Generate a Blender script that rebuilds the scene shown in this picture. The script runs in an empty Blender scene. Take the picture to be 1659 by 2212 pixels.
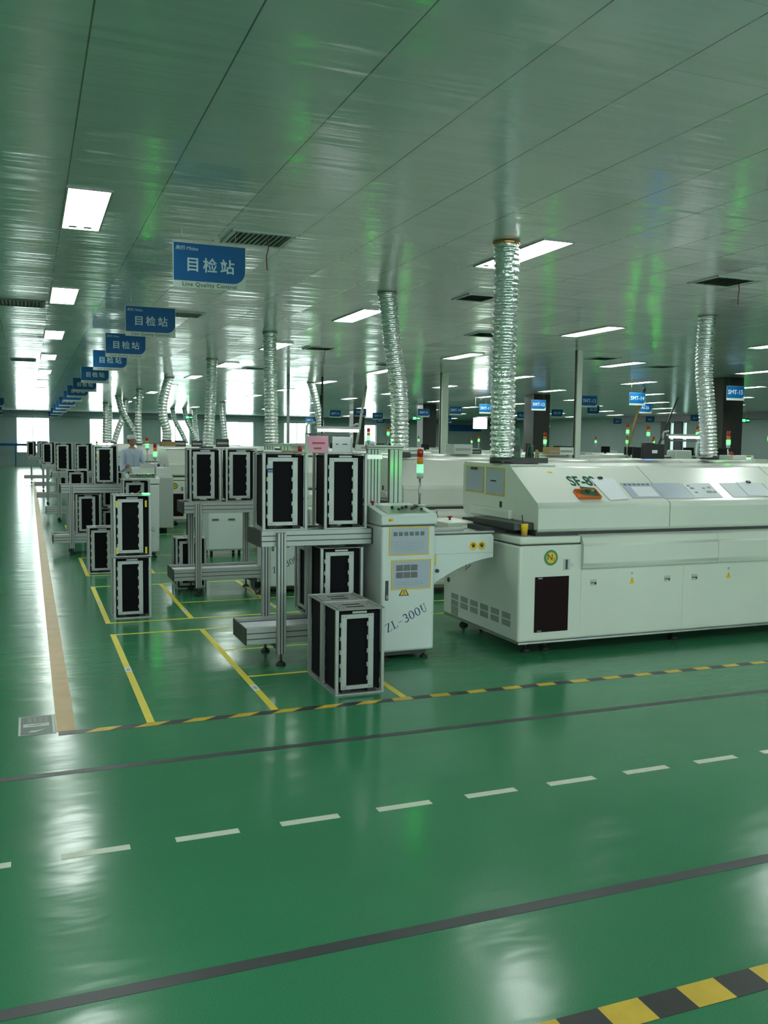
import bpy, bmesh, math, random
from mathutils import Vector, Matrix
random.seed(7)
S = bpy.context.scene
COL = S.collection
PI = math.pi

# ------------------------------------------------------------------ camera, world, exposure
YAW, PITCH, ROLL, FPX = 0.377846, 0.076893, 0.0123213, 1935.14
CAM_H = 1.65
fw = Vector((math.sin(YAW)*math.cos(PITCH), math.cos(YAW)*math.cos(PITCH), -math.sin(PITCH)))
rt = Vector((math.cos(YAW), -math.sin(YAW), 0)); up = rt.cross(fw)
r2 = rt*math.cos(ROLL)+up*math.sin(ROLL); u2 = -rt*math.sin(ROLL)+up*math.cos(ROLL)
cd = bpy.data.cameras.new('camera'); cam = bpy.data.objects.new('camera', cd); COL.objects.link(cam)
M = Matrix((( r2.x, u2.x, -fw.x, 0), (r2.y, u2.y, -fw.y, 0), (r2.z, u2.z, -fw.z, CAM_H), (0, 0, 0, 1)))
cam.matrix_world = M
cd.sensor_fit = 'VERTICAL'; cd.sensor_height = 36.0; cd.lens = FPX/2212*36.0
cd.clip_start = .05; cd.clip_end = 400
S.camera = cam
W = bpy.data.worlds.new('world'); S.world = W; W.use_nodes = True
bg = W.node_tree.nodes['Background']; bg.inputs[0].default_value = (.93, 1.0, .97, 1); bg.inputs[1].default_value = 6.0
S.view_settings.view_transform = 'Standard'; S.view_settings.look = 'None'
S.view_settings.exposure = 0.8; S.view_settings.gamma = 1.0; S.view_settings.use_curve_mapping = False
S.cycles.max_bounces = 6; S.cycles.diffuse_bounces = 4; S.cycles.glossy_bounces = 4
S.cycles.sample_clamp_indirect = 4.0
S.cycles.caustics_reflective = False; S.cycles.caustics_refractive = False
PANEL_STRENGTH = 17.0
CEIL = 3.31

# ------------------------------------------------------------------ materials
def srgb(h):
    c = [int(h[i:i+2], 16)/255 for i in (0, 2, 4)]
    return tuple(((v/12.92) if v <= .04045 else ((v+.055)/1.055)**2.4) for v in c)+(1,)
def mat(name, col, rough=.5, metal=0., emit=None, es=0., var=.0, vs=8., spec=.5, coat=0.):
    m = bpy.data.materials.new(name); m.use_nodes = True
    nt = m.node_tree; b = nt.nodes['Principled BSDF']
    c = srgb(col) if isinstance(col, str) else tuple(col)+(1,)
    b.inputs['Base Color'].default_value = c
    b.inputs['Roughness'].default_value = rough; b.inputs['Metallic'].default_value = metal
    b.inputs['Specular IOR Level'].default_value = spec
    b.inputs['Coat Weight'].default_value = coat
    if emit is not None:
        b.inputs['Emission Color'].default_value = tuple(emit)+(1,); b.inputs['Emission Strength'].default_value = es
    if var > 0:
        tc = nt.nodes.new('ShaderNodeTexCoord'); n = nt.nodes.new('ShaderNodeTexNoise'); n.inputs['Scale'].default_value = vs
        n.inputs['Detail'].default_value = 5
        nt.links.new(tc.outputs['Object'], n.inputs['Vector'])
        mx = nt.nodes.new('ShaderNodeMixRGB'); mx.inputs[1].default_value = tuple(v*(1-var) for v in c[:3])+(1,)
        mx.inputs[2].default_value = tuple(min(1, v*(1+var)) for v in c[:3])+(1,)
        nt.links.new(n.outputs['Fac'], mx.inputs[0]); nt.links.new(mx.outputs[0], b.inputs['Base Color'])
    return m
MT = {}
MT['white'] = mat('white_paint', (.64, .67, .61), .26, var=.05, vs=3)
MT['panelwhite'] = mat('cool_white_paint', (.62, .68, .67), .32, var=.05, vs=4)
MT['alu'] = mat('brushed_aluminium', (.36, .385, .375), .4, .4, var=.12, vs=14)
MT['aluplate'] = mat('dull_plate', (.34, .36, .35), .42, .5, var=.25, vs=18)
MT['groove'] = mat('dark_groove', (.035, .04, .04), .6)
MT['cap'] = mat('black_plastic_cap', (.022, .024, .026), .45)
MT['black'] = mat('black_slotted_plastic', (.005, .005, .007), .65, spec=.12)
MT['rubber'] = mat('black_rubber', (.012, .012, .013), .6)
MT['steel'] = mat('steel', (.42, .43, .42), .3, .9)
MT['darksteel'] = mat('dark_sheet_metal', (.05, .055, .055), .45, .4)
MT['grey'] = mat('grey_grille', (.26, .29, .27), .6)
MT['maroon'] = mat('dark_red_filter', (.012, .004, .005), .7, var=.4, vs=60, spec=.15)
MT['yellow'] = mat('yellow_tape', (.72, .60, .05), .45, var=.1, vs=12)
MT['hyellow'] = mat('worn_yellow_tape', (.58, .40, .03), .4, var=.3, vs=9)
MT['hblack'] = mat('worn_black_tape', (.022, .022, .024), .4, var=.3, vs=9)
MT['greytape'] = mat('dark_grey_tape', (.04, .045, .05), .42, var=.25, vs=5)
MT['whitetape'] = mat('cream_white_tape', (.55, .60, .50), .42, var=.12, vs=20)
MT['orangetape'] = mat('orange_tape', (.44, .29, .10), .42, var=.3, vs=7)
MT['paper'] = mat('white_paper', (.66, .69, .74), .6, var=.04, vs=10)
MT['bluepaper'] = mat('sleeved_blue_paper', (.38, .43, .52), .35, var=.08, vs=8)
MT['print'] = mat('printed_photo', (.13, .14, .15), .5, var=.6, vs=90)
MT['ink'] = mat('ink', (.02, .025, .03), .6)
MT['pink'] = mat('pink_paper', (.75, .33, .50), .6)
MT['blue'] = mat('sign_blue', (.002, .085, .25), .5, spec=.25)
MT['signwhite'] = mat('sign_white', (.42, .50, .44), .4)
MT['letter'] = mat('sign_letter', (.40, .52, .55), .4)
MT['green'] = mat('badge_green', (.03, .22, .08), .4)
MT['textgreen'] = mat('dark_green_lettering', (.005, .075, .05), .45)
MT['textblue'] = mat('navy_lettering', (.01, .03, .12), .45)
MT['warn'] = mat('warning_yellow', (.75, .48, .02), .4)
MT['orange'] = mat('orange_plastic', (.55, .14, .03), .4)
MT['pcb'] = mat('green_board', (.02, .11, .06), .4, var=.6, vs=70)
MT['red'] = mat('red_lens', (.30, .012, .01), .25, emit=(1, .02, .01), es=.02)
MT['redplain'] = mat('red_button', (.35, .02, .02), .35)
MT['amber'] = mat('amber_lens', (.42, .15, .01), .25, emit=(1, .35, .02), es=.04)
MT['greenlamp'] = mat('lit_green_lens', (.1, .8, .3), .3, emit=(.012, 1, .022), es=15)
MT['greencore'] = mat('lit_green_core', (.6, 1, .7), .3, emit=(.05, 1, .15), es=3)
MT['amberlamp'] = mat('lit_amber_lens', (.8, .4, .05), .3, emit=(1, .45, .05), es=8)
MT['tube'] = mat('ceiling_diffuser', (.9, .9, .9), .4, emit=(.92, 1, .94), es=PANEL_STRENGTH)
MT['lamp'] = mat('lit_tube', (.9, .9, .9), .4, emit=(.95, 1, .97), es=5)
MT['screen'] = mat('lit_screen', (.1, .2, .6), .3, emit=(.15, .35, 1), es=1.6)
MT['wall'] = mat('pale_teal_wall', (.30, .37, .36), .45, var=.1, vs=.6)
MT['beam'] = mat('grey_teal_beam', (.16, .21, .22), .5)
MT['pillar'] = mat('dark_grey_pillar', (.035, .035, .033), .3, var=.2, vs=2)
MT['skin'] = mat('skin', (.34, .17, .11), .5)
MT['hair'] = mat('hair', (.012, .010, .009), .5)
MT['shirt'] = mat('pale_blue_coat', (.50, .56, .74), .7, var=.06, vs=14)
MT['trousers'] = mat('dark_trousers', (.03, .035, .05), .7)
MT['cabinetgrey'] = mat('light_grey_machine', (.42, .46, .44), .35, var=.05, vs=3)
MT['monitor'] = mat('black_monitor', (.008, .008, .01), .35)
MT['card'] = mat('brown_cardboard', (.32, .20, .09), .6, var=.15, vs=10)
MT['redstring'] = mat('dark_red_ribbon', (.14, .02, .02), .6)
MT['cablegreen'] = mat('green_rubber_strip', (.02, .12, .07), .45, var=.3, vs=25)
MT['ventback'] = mat('vent_cavity', (.10, .11, .105), .6)
MT['copper'] = mat('copper_foil_collar', (.75, .35, .15), .22, 1.0, var=.3, vs=30)
MT['olive'] = mat('floor_sign_dark', (.06, .10, .085), .4)

def floor_mat():
    m = bpy.data.materials.new('green_epoxy'); m.use_nodes = True; nt = m.node_tree; b = nt.nodes['Principled BSDF']
    N = nt.nodes.new; L = nt.links.new
    g = N('ShaderNodeTexCoord')
    n1 = N('ShaderNodeTexNoise'); n1.inputs['Scale'].default_value = .55; n1.inputs['Detail'].default_value = 4
    n2 = N('ShaderNodeTexNoise'); n2.inputs['Scale'].default_value = 240; n2.inputs['Detail'].default_value = 2
    n3 = N('ShaderNodeTexNoise'); n3.inputs['Scale'].default_value = 3.2; n3.inputs['Detail'].default_value = 3
    for n in (n1, n2, n3): L(g.outputs['Object'], n.inputs['Vector'])
    r1 = N('ShaderNodeValToRGB'); r1.color_ramp.elements[0].position = .3; r1.color_ramp.elements[1].position = .72
    r1.color_ramp.elements[0].color = (.034, .185, .088, 1); r1.color_ramp.elements[1].color = (.046, .225, .112, 1)
    L(n1.outputs['Fac'], r1.inputs[0])
    mx = N('ShaderNodeMixRGB'); mx.blend_type = 'MULTIPLY'; mx.inputs[0].default_value = .5
    r2_ = N('ShaderNodeValToRGB'); r2_.color_ramp.elements[0].color = (.55, .55, .55, 1); r2_.color_ramp.elements[1].color = (1.25, 1.25, 1.25, 1)
    r2_.color_ramp.elements[0].position = .3; r2_.color_ramp.elements[1].position = .7
    L(n2.outputs['Fac'], r2_.inputs[0]); L(r1.outputs[0], mx.inputs[1]); L(r2_.outputs[0], mx.inputs[2])
    L(mx.outputs[0], b.inputs['Base Color'])
    mr = N('ShaderNodeMapRange'); mr.inputs[3].default_value = .155; mr.inputs[4].default_value = .22
    L(n3.outputs['Fac'], mr.inputs[0]); L(mr.outputs[0], b.inputs['Roughness'])
    bp = N('ShaderNodeBump'); bp.inputs['Strength'].default_value = .25; bp.inputs['Distance'].default_value = .02
    mp = N('ShaderNodeMapping'); mp.inputs['Scale'].default_value = (.6, 1.6, 1); L(g.outputs['Object'], mp.inputs[0])
    n4 = N('ShaderNodeTexNoise'); n4.inputs['Scale'].default_value = 2.6; n4.inputs['Detail'].default_value = 3; L(mp.outputs[0], n4.inputs['Vector'])
    L(n4.outputs['Fac'], bp.inputs['Height']); L(bp.outputs[0], b.inputs['Normal'])
    b.inputs['Specular IOR Level'].default_value = .32
    return m
def ceil_mat():
    m = bpy.data.materials.new('painted_steel_ceiling'); m.use_nodes = True; nt = m.node_tree; b = nt.nodes['Principled BSDF']
    N = nt.nodes.new; L = nt.links.new
    def mth(op, a, c=None):
        n = N('ShaderNodeMath'); n.operation = op
        for i, v in enumerate((a, c)):
            if v is None: continue
            if isinstance(v, (int, float)): n.inputs[i].default_value = v
            else: L(v, n.inputs[i])
        return n.outputs[0]
    g = N('ShaderNodeTexCoord'); sx = N('ShaderNodeSeparateXYZ'); L(g.outputs['Object'], sx.inputs[0])
    ux = mth('DIVIDE', mth('SUBTRACT', sx.outputs[0], .262), .5995); uy = mth('DIVIDE', mth('SUBTRACT', sx.outputs[1], 3.345), .605)
    def edge(u, w): # 1 near the joint
        f = mth('FRACT', u); d = mth('MINIMUM', f, mth('SUBTRACT', 1.0, f)); return mth('LESS_THAN', d, w)
    ex = edge(ux, .0065); ey = edge(uy, .004)
    nb = N('ShaderNodeTexNoise'); nb.inputs['Scale'].default_value = 1.3; L(g.outputs['Object'], nb.inputs['Vector'])
    vis = N('ShaderNodeMapRange'); vis.inputs[1].default_value = .4; vis.inputs[2].default_value = .62; L(nb.outputs['Fac'], vis.inputs[0])
    seam = mth('MAXIMUM', mth('MULTIPLY', ex, .8), mth('MULTIPLY', mth('MULTIPLY', ey, vis.outputs[0]), .5))
    mx = N('ShaderNodeMixRGB'); L(seam, mx.inputs[0]); mx.inputs[1].default_value = (.73, .70, .75, 1); mx.inputs[2].default_value = (.05, .06, .055, 1)
    L(mx.outputs[0], b.inputs['Base Color'])
    b.inputs['Metallic'].default_value = .08; b.inputs['Roughness'].default_value = .17
    mp = N('ShaderNodeMapping'); mp.inputs['Scale'].default_value = (.8, 7.5, 1); L(g.outputs['Object'], mp.inputs[0])
    n4 = N('ShaderNodeTexNoise'); n4.inputs['Scale'].default_value = 1.0; n4.inputs['Detail'].default_value = 2; L(mp.outputs[0], n4.inputs['Vector'])
    bp = N('ShaderNodeBump'); bp.inputs['Strength'].default_value = 1.0; bp.inputs['Distance'].default_value = .0095; L(n4.outputs['Fac'], bp.inputs['Height'])
    cx = N('ShaderNodeCombineXYZ'); L(mth('FLOOR', ux), cx.inputs[0]); L(mth('FLOOR', uy), cx.inputs[1])
    wn = N('ShaderNodeTexWhiteNoise'); wn.noise_dimensions = '2D'; L(cx.outputs[0], wn.inputs['Vector'])
    vs_ = N('ShaderNodeVectorMath'); vs_.operation = 'SUBTRACT'; L(wn.outputs['Color'], vs_.inputs[0]); vs_.inputs[1].default_value = (.5, .5, .5)
    vm = N('ShaderNodeVectorMath'); vm.operation = 'MULTIPLY'; L(vs_.outputs[0], vm.inputs[0]); vm.inputs[1].default_value = (.014, .05, 0)
    va = N('ShaderNodeVectorMath'); va.operation = 'ADD'; L(bp.outputs[0], va.inputs[0]); L(vm.outputs[0], va.inputs[1])
    vn = N('ShaderNodeVectorMath'); vn.operation = 'NORMALIZE'; L(va.outputs[0], vn.inputs[0]); L(vn.outputs[0], b.inputs['Normal'])
    return m
def foil_mat():
    m = bpy.data.materials.new('aluminium_foil'); m.use_nodes = True; nt = m.node_tree; b = nt.nodes['Principled BSDF']
    N = nt.nodes.new; L = nt.links.new
    b.inputs['Base Color'].default_value = (.78, .82, .80, 1); b.inputs['Metallic'].default_value = .85; b.inputs['Roughness'].default_value = .27
    g = N('ShaderNodeTexCoord'); n = N('ShaderNodeTexVoronoi'); n.inputs['Scale'].default_value = 45; L(g.outputs['Object'], n.inputs['Vector'])
    bp = N('ShaderNodeBump'); bp.inputs['Strength'].default_value = .55; bp.inputs['Distance'].default_value = .008
    L(n.outputs['Distance'], bp.inputs['Height']); L(bp.outputs[0], b.inputs['Normal'])
    return m
MT['floor'] = floor_mat(); MT['ceil'] = ceil_mat(); MT['foil'] = foil_mat()
def glass_mat():
    m = bpy.data.materials.new('window_glass'); m.use_nodes = True; nt = m.node_tree
    for n in list(nt.nodes): nt.nodes.remove(n)
    o = nt.nodes.new('ShaderNodeOutputMaterial'); mix = nt.nodes.new('ShaderNodeMixShader'); t = nt.nodes.new('ShaderNodeBsdfTransparent'); gl = nt.nodes.new('ShaderNodeBsdfGlossy')
    t.inputs[0].default_value = (.9, .97, .95, 1); gl.inputs['Roughness'].default_value = .05; mix.inputs[0].default_value = .06
    nt.links.new(t.outputs[0], mix.inputs[1]); nt.links.new(gl.outputs[0], mix.inputs[2]); nt.links.new(mix.outputs[0], o.inputs[0])
    return m
MT['glass'] = glass_mat()

# ------------------------------------------------------------------ mesh builder
class MB:
    def __init__(s): s.bm = bmesh.new(); s.mats = []; s.org = Vector((0, 0, 0))
    def mi(s, m):
        if m not in s.mats: s.mats.append(m)
        return s.mats.index(m)
    def _fin(s, geom, m, smooth=False):
        k = s.mi(m)
        for f in geom: f.material_index = k; f.smooth = smooth
    def box(s, x0, x1, y0, y1, z0, z1, m='white', bev=0., seg=2):
        vs = [s.bm.verts.new(v) for v in ((x0,y0,z0),(x1,y0,z0),(x1,y1,z0),(x0,y1,z0),(x0,y0,z1),(x1,y0,z1),(x1,y1,z1),(x0,y1,z1))]
        fs = [s.bm.faces.new([vs[i] for i in q]) for q in ((0,3,2,1),(4,5,6,7),(0,1,5,4),(1,2,6,5),(2,3,7,6),(3,0,4,7))]
        s._fin(fs, m)
        if bev > 0:
            es = list({e for f in fs for e in f.edges})
            r = bmesh.ops.bevel(s.bm, geom=es, offset=bev, segments=seg, profile=.5, affect='EDGES')
            s._fin(r['faces'], m, True)
        return s
    def prism(s, pts, axis, a0, a1, m='white', bev=0., seg=3):
        def P(p, a): return {'x': (a, p[0], p[1]), 'y': (p[0], a, p[1]), 'z': (p[0], p[1], a)}[axis]
        A = [s.bm.verts.new(P(p, a0)) for p in pts]; B = [s.bm.verts.new(P(p, a1)) for p in pts]
        n = len(pts); side = []
        for i in range(n): side.append(s.bm.faces.new((A[i], A[(i+1) % n], B[(i+1) % n], B[i])))
        caps = [s.bm.faces.new(A[::-1]), s.bm.faces.new(B)]
        s._fin(side+caps, m)
        if bev > 0:
            es = [e for f in side for e in f.edges if (e.verts[0] in A) != (e.verts[1] in A)]
            r = bmesh.ops.bevel(s.bm, geom=list(set(es)), offset=bev, segments=seg, profile=.5, affect='EDGES')
            s._fin(r['faces'], m, True)
        bmesh.ops.recalc_face_normals(s.bm, faces=[f for f in s.bm.faces])
        return s
    def tube(s, pts, radii, m='white', seg=16, caps=True, smooth=True, jit=0.):
        pts = [Vector(p) for p in pts]
        if isinstance(radii, (int, float)): radii = [radii]*len(pts)
        rings = []
        for i, p in enumerate(pts):
            d = (pts[min(i+1, len(pts)-1)]-pts[max(i-1, 0)])
            if d.length < 1e-9: d = Vector((0, 0, 1))
            d.normalize(); a = Vector((1, 0, 0)) if abs(d.x) < .9 else Vector((0, 1, 0))
            u = d.cross(a).normalized(); v = d.cross(u)
            rings.append([s.bm.verts.new(p+(u*math.cos(2*PI*k/seg)+v*math.sin(2*PI*k/seg))*(radii[i]+random.uniform(-jit, jit))) for k in range(seg)])
        fs = []
        for A, B in zip(rings, rings[1:]):
            for k in range(seg): fs.append(s.bm.faces.new((A[k], A[(k+1) % seg], B[(k+1) % seg], B[k])))
        s._fin(fs, m, smooth)
        if caps:
            cf = [s.bm.faces.new(rings[0][::-1]), s.bm.faces.new(rings[-1])]; s._fin(cf, m)
        return s
    def poly(s, pts, m):
        f = s.bm.faces.new([s.bm.verts.new(p) for p in pts]); s._fin([f], m); return s
    def xf(s, mtx): bmesh.ops.transform(s.bm, matrix=mtx, verts=s.bm.verts); return s
    def mesh(s, name):
        me = bpy.data.meshes.new(name); s.bm.normal_update(); s.bm.to_mesh(me); s.bm.free()
        for m in s.mats: me.materials.append(MT[m])
        return me
    def build(s, name, parent=None, loc=None, rotz=0, org=None):
        if org is not None: bmesh.ops.translate(s.bm, vec=-Vector(org), verts=s.bm.verts)
        o = bpy.data.objects.new(name, s.mesh(name)); COL.objects.link(o)
        if parent is not None: o.parent = parent
        if loc is not None: o.location = loc
        o.rotation_euler[2] = rotz
        return o
def tag(o, label, cat, group=None, kind=None):
    if label: o['label'] = label
    if cat: o['category'] = cat
    if group: o['group'] = group
    if kind: o['kind'] = kind
    return o
def thing(name, label, cat, loc=(0, 0, 0), rotz=0, group=None):
    o = bpy.data.objects.new(name, None); COL.objects.link(o); o.empty_display_size = .1
    o.location = loc; o.rotation_euler[2] = rotz
    return tag(o, label, cat, group)
def dup(root, loc, label, rotz=None, group=None, skip=(), parent=None):
    r = root.copy(); COL.objects.link(r)
    if parent is None:
        r.location = loc
        if rotz is not None: r.rotation_euler = (0, 0, rotz)
        if label: r['label'] = label
        if group: r['group'] = group
    else: r.parent = parent
    for ch in root.children:
        if ch.name.split('.')[0] in skip: continue
        dup(ch, None, None, parent=r)
    return r
def struct(o): o['kind'] = 'structure'; return o
_tx = {}
def text_obj(body, size, m, parent, mtx, name='lettering', bold=0., extr=.0008, align='CENTER', spacing=1.0, sx=1.0, shear=0.):
    key = (body, size, m, bold, align, spacing, sx, shear)
    if key not in _tx:
        c = bpy.data.curves.new('t', 'FONT'); c.body = body; c.size = size; c.extrude = extr; c.offset = bold
        c.align_x = align; c.align_y = 'CENTER'; c.space_character = spacing; c.resolution_u = 3; c.shear = shear
        o = bpy.data.objects.new('t', c); COL.objects.link(o)
        dg = bpy.context.evaluated_depsgraph_get(); me = bpy.data.meshes.new_from_object(o.evaluated_get(dg))
        bpy.data.objects.remove(o); bpy.data.curves.remove(c)
        me.materials.clear(); me.materials.append(MT[m])
        for p in me.polygons: p.material_index = 0
        if sx != 1: me.transform(Matrix.Scale(sx, 4, (1, 0, 0)))
        _tx[key] = me
    o = bpy.data.objects.new(name, _tx[key]); COL.objects.link(o); o.parent = parent; o.matrix_local = mtx
    return o
FRONT = Matrix.Rotation(PI/2, 4, 'X')      # text standing up, facing -Y
ORD = ['first', 'second', 'third', 'fourth', 'fifth', 'sixth', 'seventh', 'eighth', 'ninth', 'tenth', 'eleventh', 'twelfth', 'thirteenth', 'fourteenth', 'fifteenth', 'sixteenth']

# ------------------------------------------------------------------ the room
X0, X1, Y0, Y1 = -12.0, 32.0, -10.0, 57.5
struct(MB().box(X0-.3, X1+.3, Y0-.3, Y1+.3, -.2, 0, 'floor').build('floor'))
struct(MB().box(X0-.3, X1+.3, Y0-.3, Y1+.3, CEIL, CEIL+.2, 'ceil').build('ceiling'))
struct(MB().box(X0-.3, X0, Y0, Y1, 0, CEIL, 'wall').build('wall_left'))
FILL_WIN = [(-9.5, -5.5, .9, 2.95), (-3.5, .5, .9, 2.95), (2.5, 6.5, .9, 2.95), (8.5, 12.5, .9, 2.95), (14.5, 18.5, .9, 2.95)]  # unseen daylight windows behind the camera, added to brighten the machine fronts
wb = MB(); x = X0-.3
for a, b, z0, z1 in FILL_WIN:
    wb.box(x, a, Y0-.3, Y0, 0, CEIL, 'wall'); wb.box(a, b, Y0-.3, Y0, 0, z0, 'wall'); wb.box(a, b, Y0-.3, Y0, z1, CEIL, 'wall'); x = b
wb.box(x, X1+.3, Y0-.3, Y0, 0, CEIL, 'wall'); struct(wb.build('wall_front'))
for i, (a, b, z0, z1) in enumerate(FILL_WIN):  # frames and panes of the added fill windows
    f = MB(); y = Y0-.15
    for xx in (a, (a+b)/2-.03, b-.06): f.box(xx, xx+.06, y, y+.06, z0, z1, 'alu')
    f.box(a, b, y, y+.06, z0, z0+.05, 'alu').box(a, b, y, y+.06, z1-.05, z1, 'alu'); f = struct(f.build('window_%d' % (i+10)))
    MB().box(a+.06, b-.06, y+.025, y+.035, z0+.05, z1-.05, 'glass').build('pane', f)
WIN = [(-.66, 1.21, .80, 2.93), (3.46, 5.5, 1.0, 2.93), (7.7, 9.55, 1.0, 2.95), (11.84, 13.65, 1.0, 2.92), (15.66, 17.5, 1.0, 2.92), (20.6, 22.2, 1.0, 2.9)]
wb = MB(); x = X0
for a, b, z0, z1 in WIN:
    wb.box(x, a, Y1, Y1+.3, 0, CEIL, 'wall'); wb.box(a, b, Y1, Y1+.3, 0, z0, 'wall'); wb.box(a, b, Y1, Y1+.3, z1, CEIL, 'wall'); x = b
wb.box(x, X1+.3, Y1, Y1+.3, 0, CEIL, 'wall'); struct(wb.build('wall_back'))
WR = [(37.9, 38.15, .9, 2.95), (38.9, 39.15, .9, 2.95), (30.0, 30.35, .9, 2.95)]
wb = MB(); y = Y1
for b, a, z0, z1 in sorted([(q[1], q[0], q[2], q[3]) for q in WR], reverse=True):
    wb.box(X1, X1+.3, b, y, 0, CEIL, 'wall'); wb.box(X1, X1+.3, a, b, 0, z0, 'wall'); wb.box(X1, X1+.3, a, b, z1, CEIL, 'wall'); y = a
wb.box(X1, X1+.3, Y0, y, 0, CEIL, 'wall'); struct(wb.build('wall_right'))
struct(MB().box(X0, X1, Y1-.25, Y1-.02, 3.0, CEIL, 'beam').build('trim_1'))
struct(MB().box(X1-.2, X1-.02, 20, 44, 2.98, CEIL, 'pillar').build('trim_2'))
struct(MB().box(X1-.06, X1-.01, 38.2, 38.85, .5, 2.95, 'darksteel').box(X1-.06, X1-.01, 39.2, 39.9, .5, 2.95, 'darksteel').build('trim_3'))
for i, (a, b, z0, z1) in enumerate(WIN):
    f = MB(); y = Y1+.08
    f.box(a, a+.05, y, y+.06, z0, z1, 'alu').box(b-.05, b, y, y+.06, z0, z1, 'alu').box(a, b, y, y+.06, z0, z0+.05, 'alu').box(a, b, y, y+.06, z1-.05, z1, 'alu')
    f.box((a+b)/2-.02, (a+b)/2+.02, y, y+.06, z0, z1, 'alu')
    f = struct(f.build('window_%d' % (i+1)))
    MB().box(a+.05, b-.05, y+.025, y+.035, z0+.05, z1-.05, 'glass').build('pane', f)
for i, (a, b, z0, z1) in enumerate(WR):
    f = MB().box(X1+.08, X1+.14, a, b, z0, z0+.05, 'alu').box(X1+.08, X1+.14, a, b, z1-.05, z1, 'alu')
    f = struct(f.build('window_%d' % (i+1+len(WIN))))
    MB().box(X1+.1, X1+.11, a, b, z0+.05, z1-.05, 'glass').build('pane', f)
# blue barrier rail across the end of the aisle
t = thing('guard_rail', 'blue guard rail across the bright window at the aisle end', 'rail', (.2, 56.6, 0))
MB().box(-2.6, 1.3, -.03, .03, 1.22, 1.36, 'blue').build('rail', t)
for x in (-2.4, -.9, .6, 1.2): MB().box(x-.03, x+.03, -.03, .03, 0, 1.22, 'blue').build('post', t)
# dark pillars
for i, (x, y, w) in enumerate([(15.7, 17.3, .62), (15.75, 26.0, .62), (15.75, 34.9, .62), (15.75, 43.6, .62)]):
    struct(MB().box(x-w/2, x+w/2, y-w/2, y+w/2, 0, CEIL, 'pillar', .01).build('pillar'))
# mullions on the end wall between windows
for x in (5.9, 6.4, 6.9, 10.1, 10.8, 14.3, 15.0): struct(MB().box(x-.03, x+.03, Y1-.03, Y1, 0, 3.0, 'alu').build('trim_4'))

# ------------------------------------------------------------------ floor marking
def strip(name, label, x0, x1, y0, y1, m, cat='floor tape', group=None, h=.0012):
    return tag(MB().box(x0, x1, y0, y1, 0, h, m).build(name), label, cat, group)
def hazard(name, label, x0, x1, y0, y1, per, ph, shear_until, h=.0014):
    b = MB(); x = x0; k = 0; w = y1-y0
    while x < x1:
        s0 = .085 if x < shear_until else 0
        xe = min(x+per/2, x1); s1 = .085 if xe < shear_until else 0
        if k == 0: s0 = 0
        if xe >= x1: s1 = 0
        m = 'hyellow' if (k+ph) % 2 == 0 else 'hblack'
        b.poly([(x, y0, h), (xe, y0, h), (xe+s1, y1, h), (x+s0, y1, h)], m)
        x = xe; k += 1
    for (p, q) in (((x0, y0), (x1, y0)), ((x1, y0), (x1, y1)), ((x1, y1), (x0, y1)), ((x0, y1), (x0, y0))):
        b.poly([(p[0], p[1], 0), (q[0], q[1], 0), (q[0], q[1], h), (p[0], p[1], h)], 'hblack')
    return tag(b.build(name), label, 'hazard tape')
hazard('hazard_tape', 'black and yellow striped tape along the front of the machine line', .13, 12.0, 5.205, 5.27, .27, 1, 2.1)
hazard('hazard_tape', 'wide black and yellow striped tape at the bottom right corner', 1.1, 8.0, 1.995, 2.10, .285, 1, 0)
strip('dark_line', 'thin dark grey line crossing the walkway just before the hazard tape', -3, 14, 4.575, 4.625, 'greytape')
strip('dark_line', 'broad dark grey line crossing the walkway nearest the camera', -3, 14, 2.645, 2.70, 'greytape')
for k in range(12):
    x = -.355+k*.4475
    strip('dash_mark', 'cream dash of the broken line across the walkway, %s from the left' % ORD[k], x, x+.265, 3.63, 3.675, 'whitetape', 'floor dash', 'dashes of the broken white line')
strip('aisle_line', 'orange tape line running down the aisle to the far window', .122, .225, 5.275, 50, 'orangetape')
def zone(label, x0, x1, y0, y1, xs=(), rungs=(), w=.045, bottom=True):
    t = thing('zone_outline', label, 'floor tape', ((x0+x1)/2, (y0+y1)/2, 0))
    o = t.location
    MB().box(x0, x0+w, y0, y1, 0, .0012, 'yellow').build('edge_strip', t, org=o)
    MB().box(x0+w, x1, y1-.035, y1, 0, .0012, 'yellow').build('cross_strip', t, org=o)
    if bottom: MB().box(x0+w, x1, y0, y0+.035, 0, .0012, 'yellow').build('cross_strip', t, org=o)
    for x in xs: MB().box(x, x+w, y0+(.035 if bottom else 0), y1-.035, 0, .0012, 'yellow').build('divider_strip', t, org=o)
    for y in rungs: MB().box((xs[0] if xs else x0)+w, x1, y, y+.028, 0, .0012, 'yellow').build('cross_strip', t, org=o)
    lab = [(x0, y0+(y1-y0)*.47)]+[(x, y0+(y1-y0)*.17) for x in xs]
    if not bottom: lab = [(x0, 6.5), (xs[0], 5.74)]
    for x, y in lab:
        q = MB().box(x, x+w, y, y+.13, .0012, .0018, 'paper')
        for j in range(4): q.box(x+.01+j*.007, x+.013+j*.007, y+.03, y+.1, .0018, .002, 'ink')
        q.build('label_sticker', t, org=o)
    return t
zone('yellow taped floor box nearest the hazard tape, beside the magazine conveyor', .618, 2.27, 5.275, 7.82, (1.365,), (6.09, 6.93), bottom=False)
MB_ = MB().box(2.225, 2.27, 5.275, 6.0, 0, .0012, 'yellow'); tag(MB_.build('floor_tape'), 'short yellow tape strip under the magazines touching the hazard tape', 'floor tape')
zone('yellow taped floor box around the two-high magazine stack', .62, 3.45, 8.3, 10.46, (1.365, 2.25), (9.15,))
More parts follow.
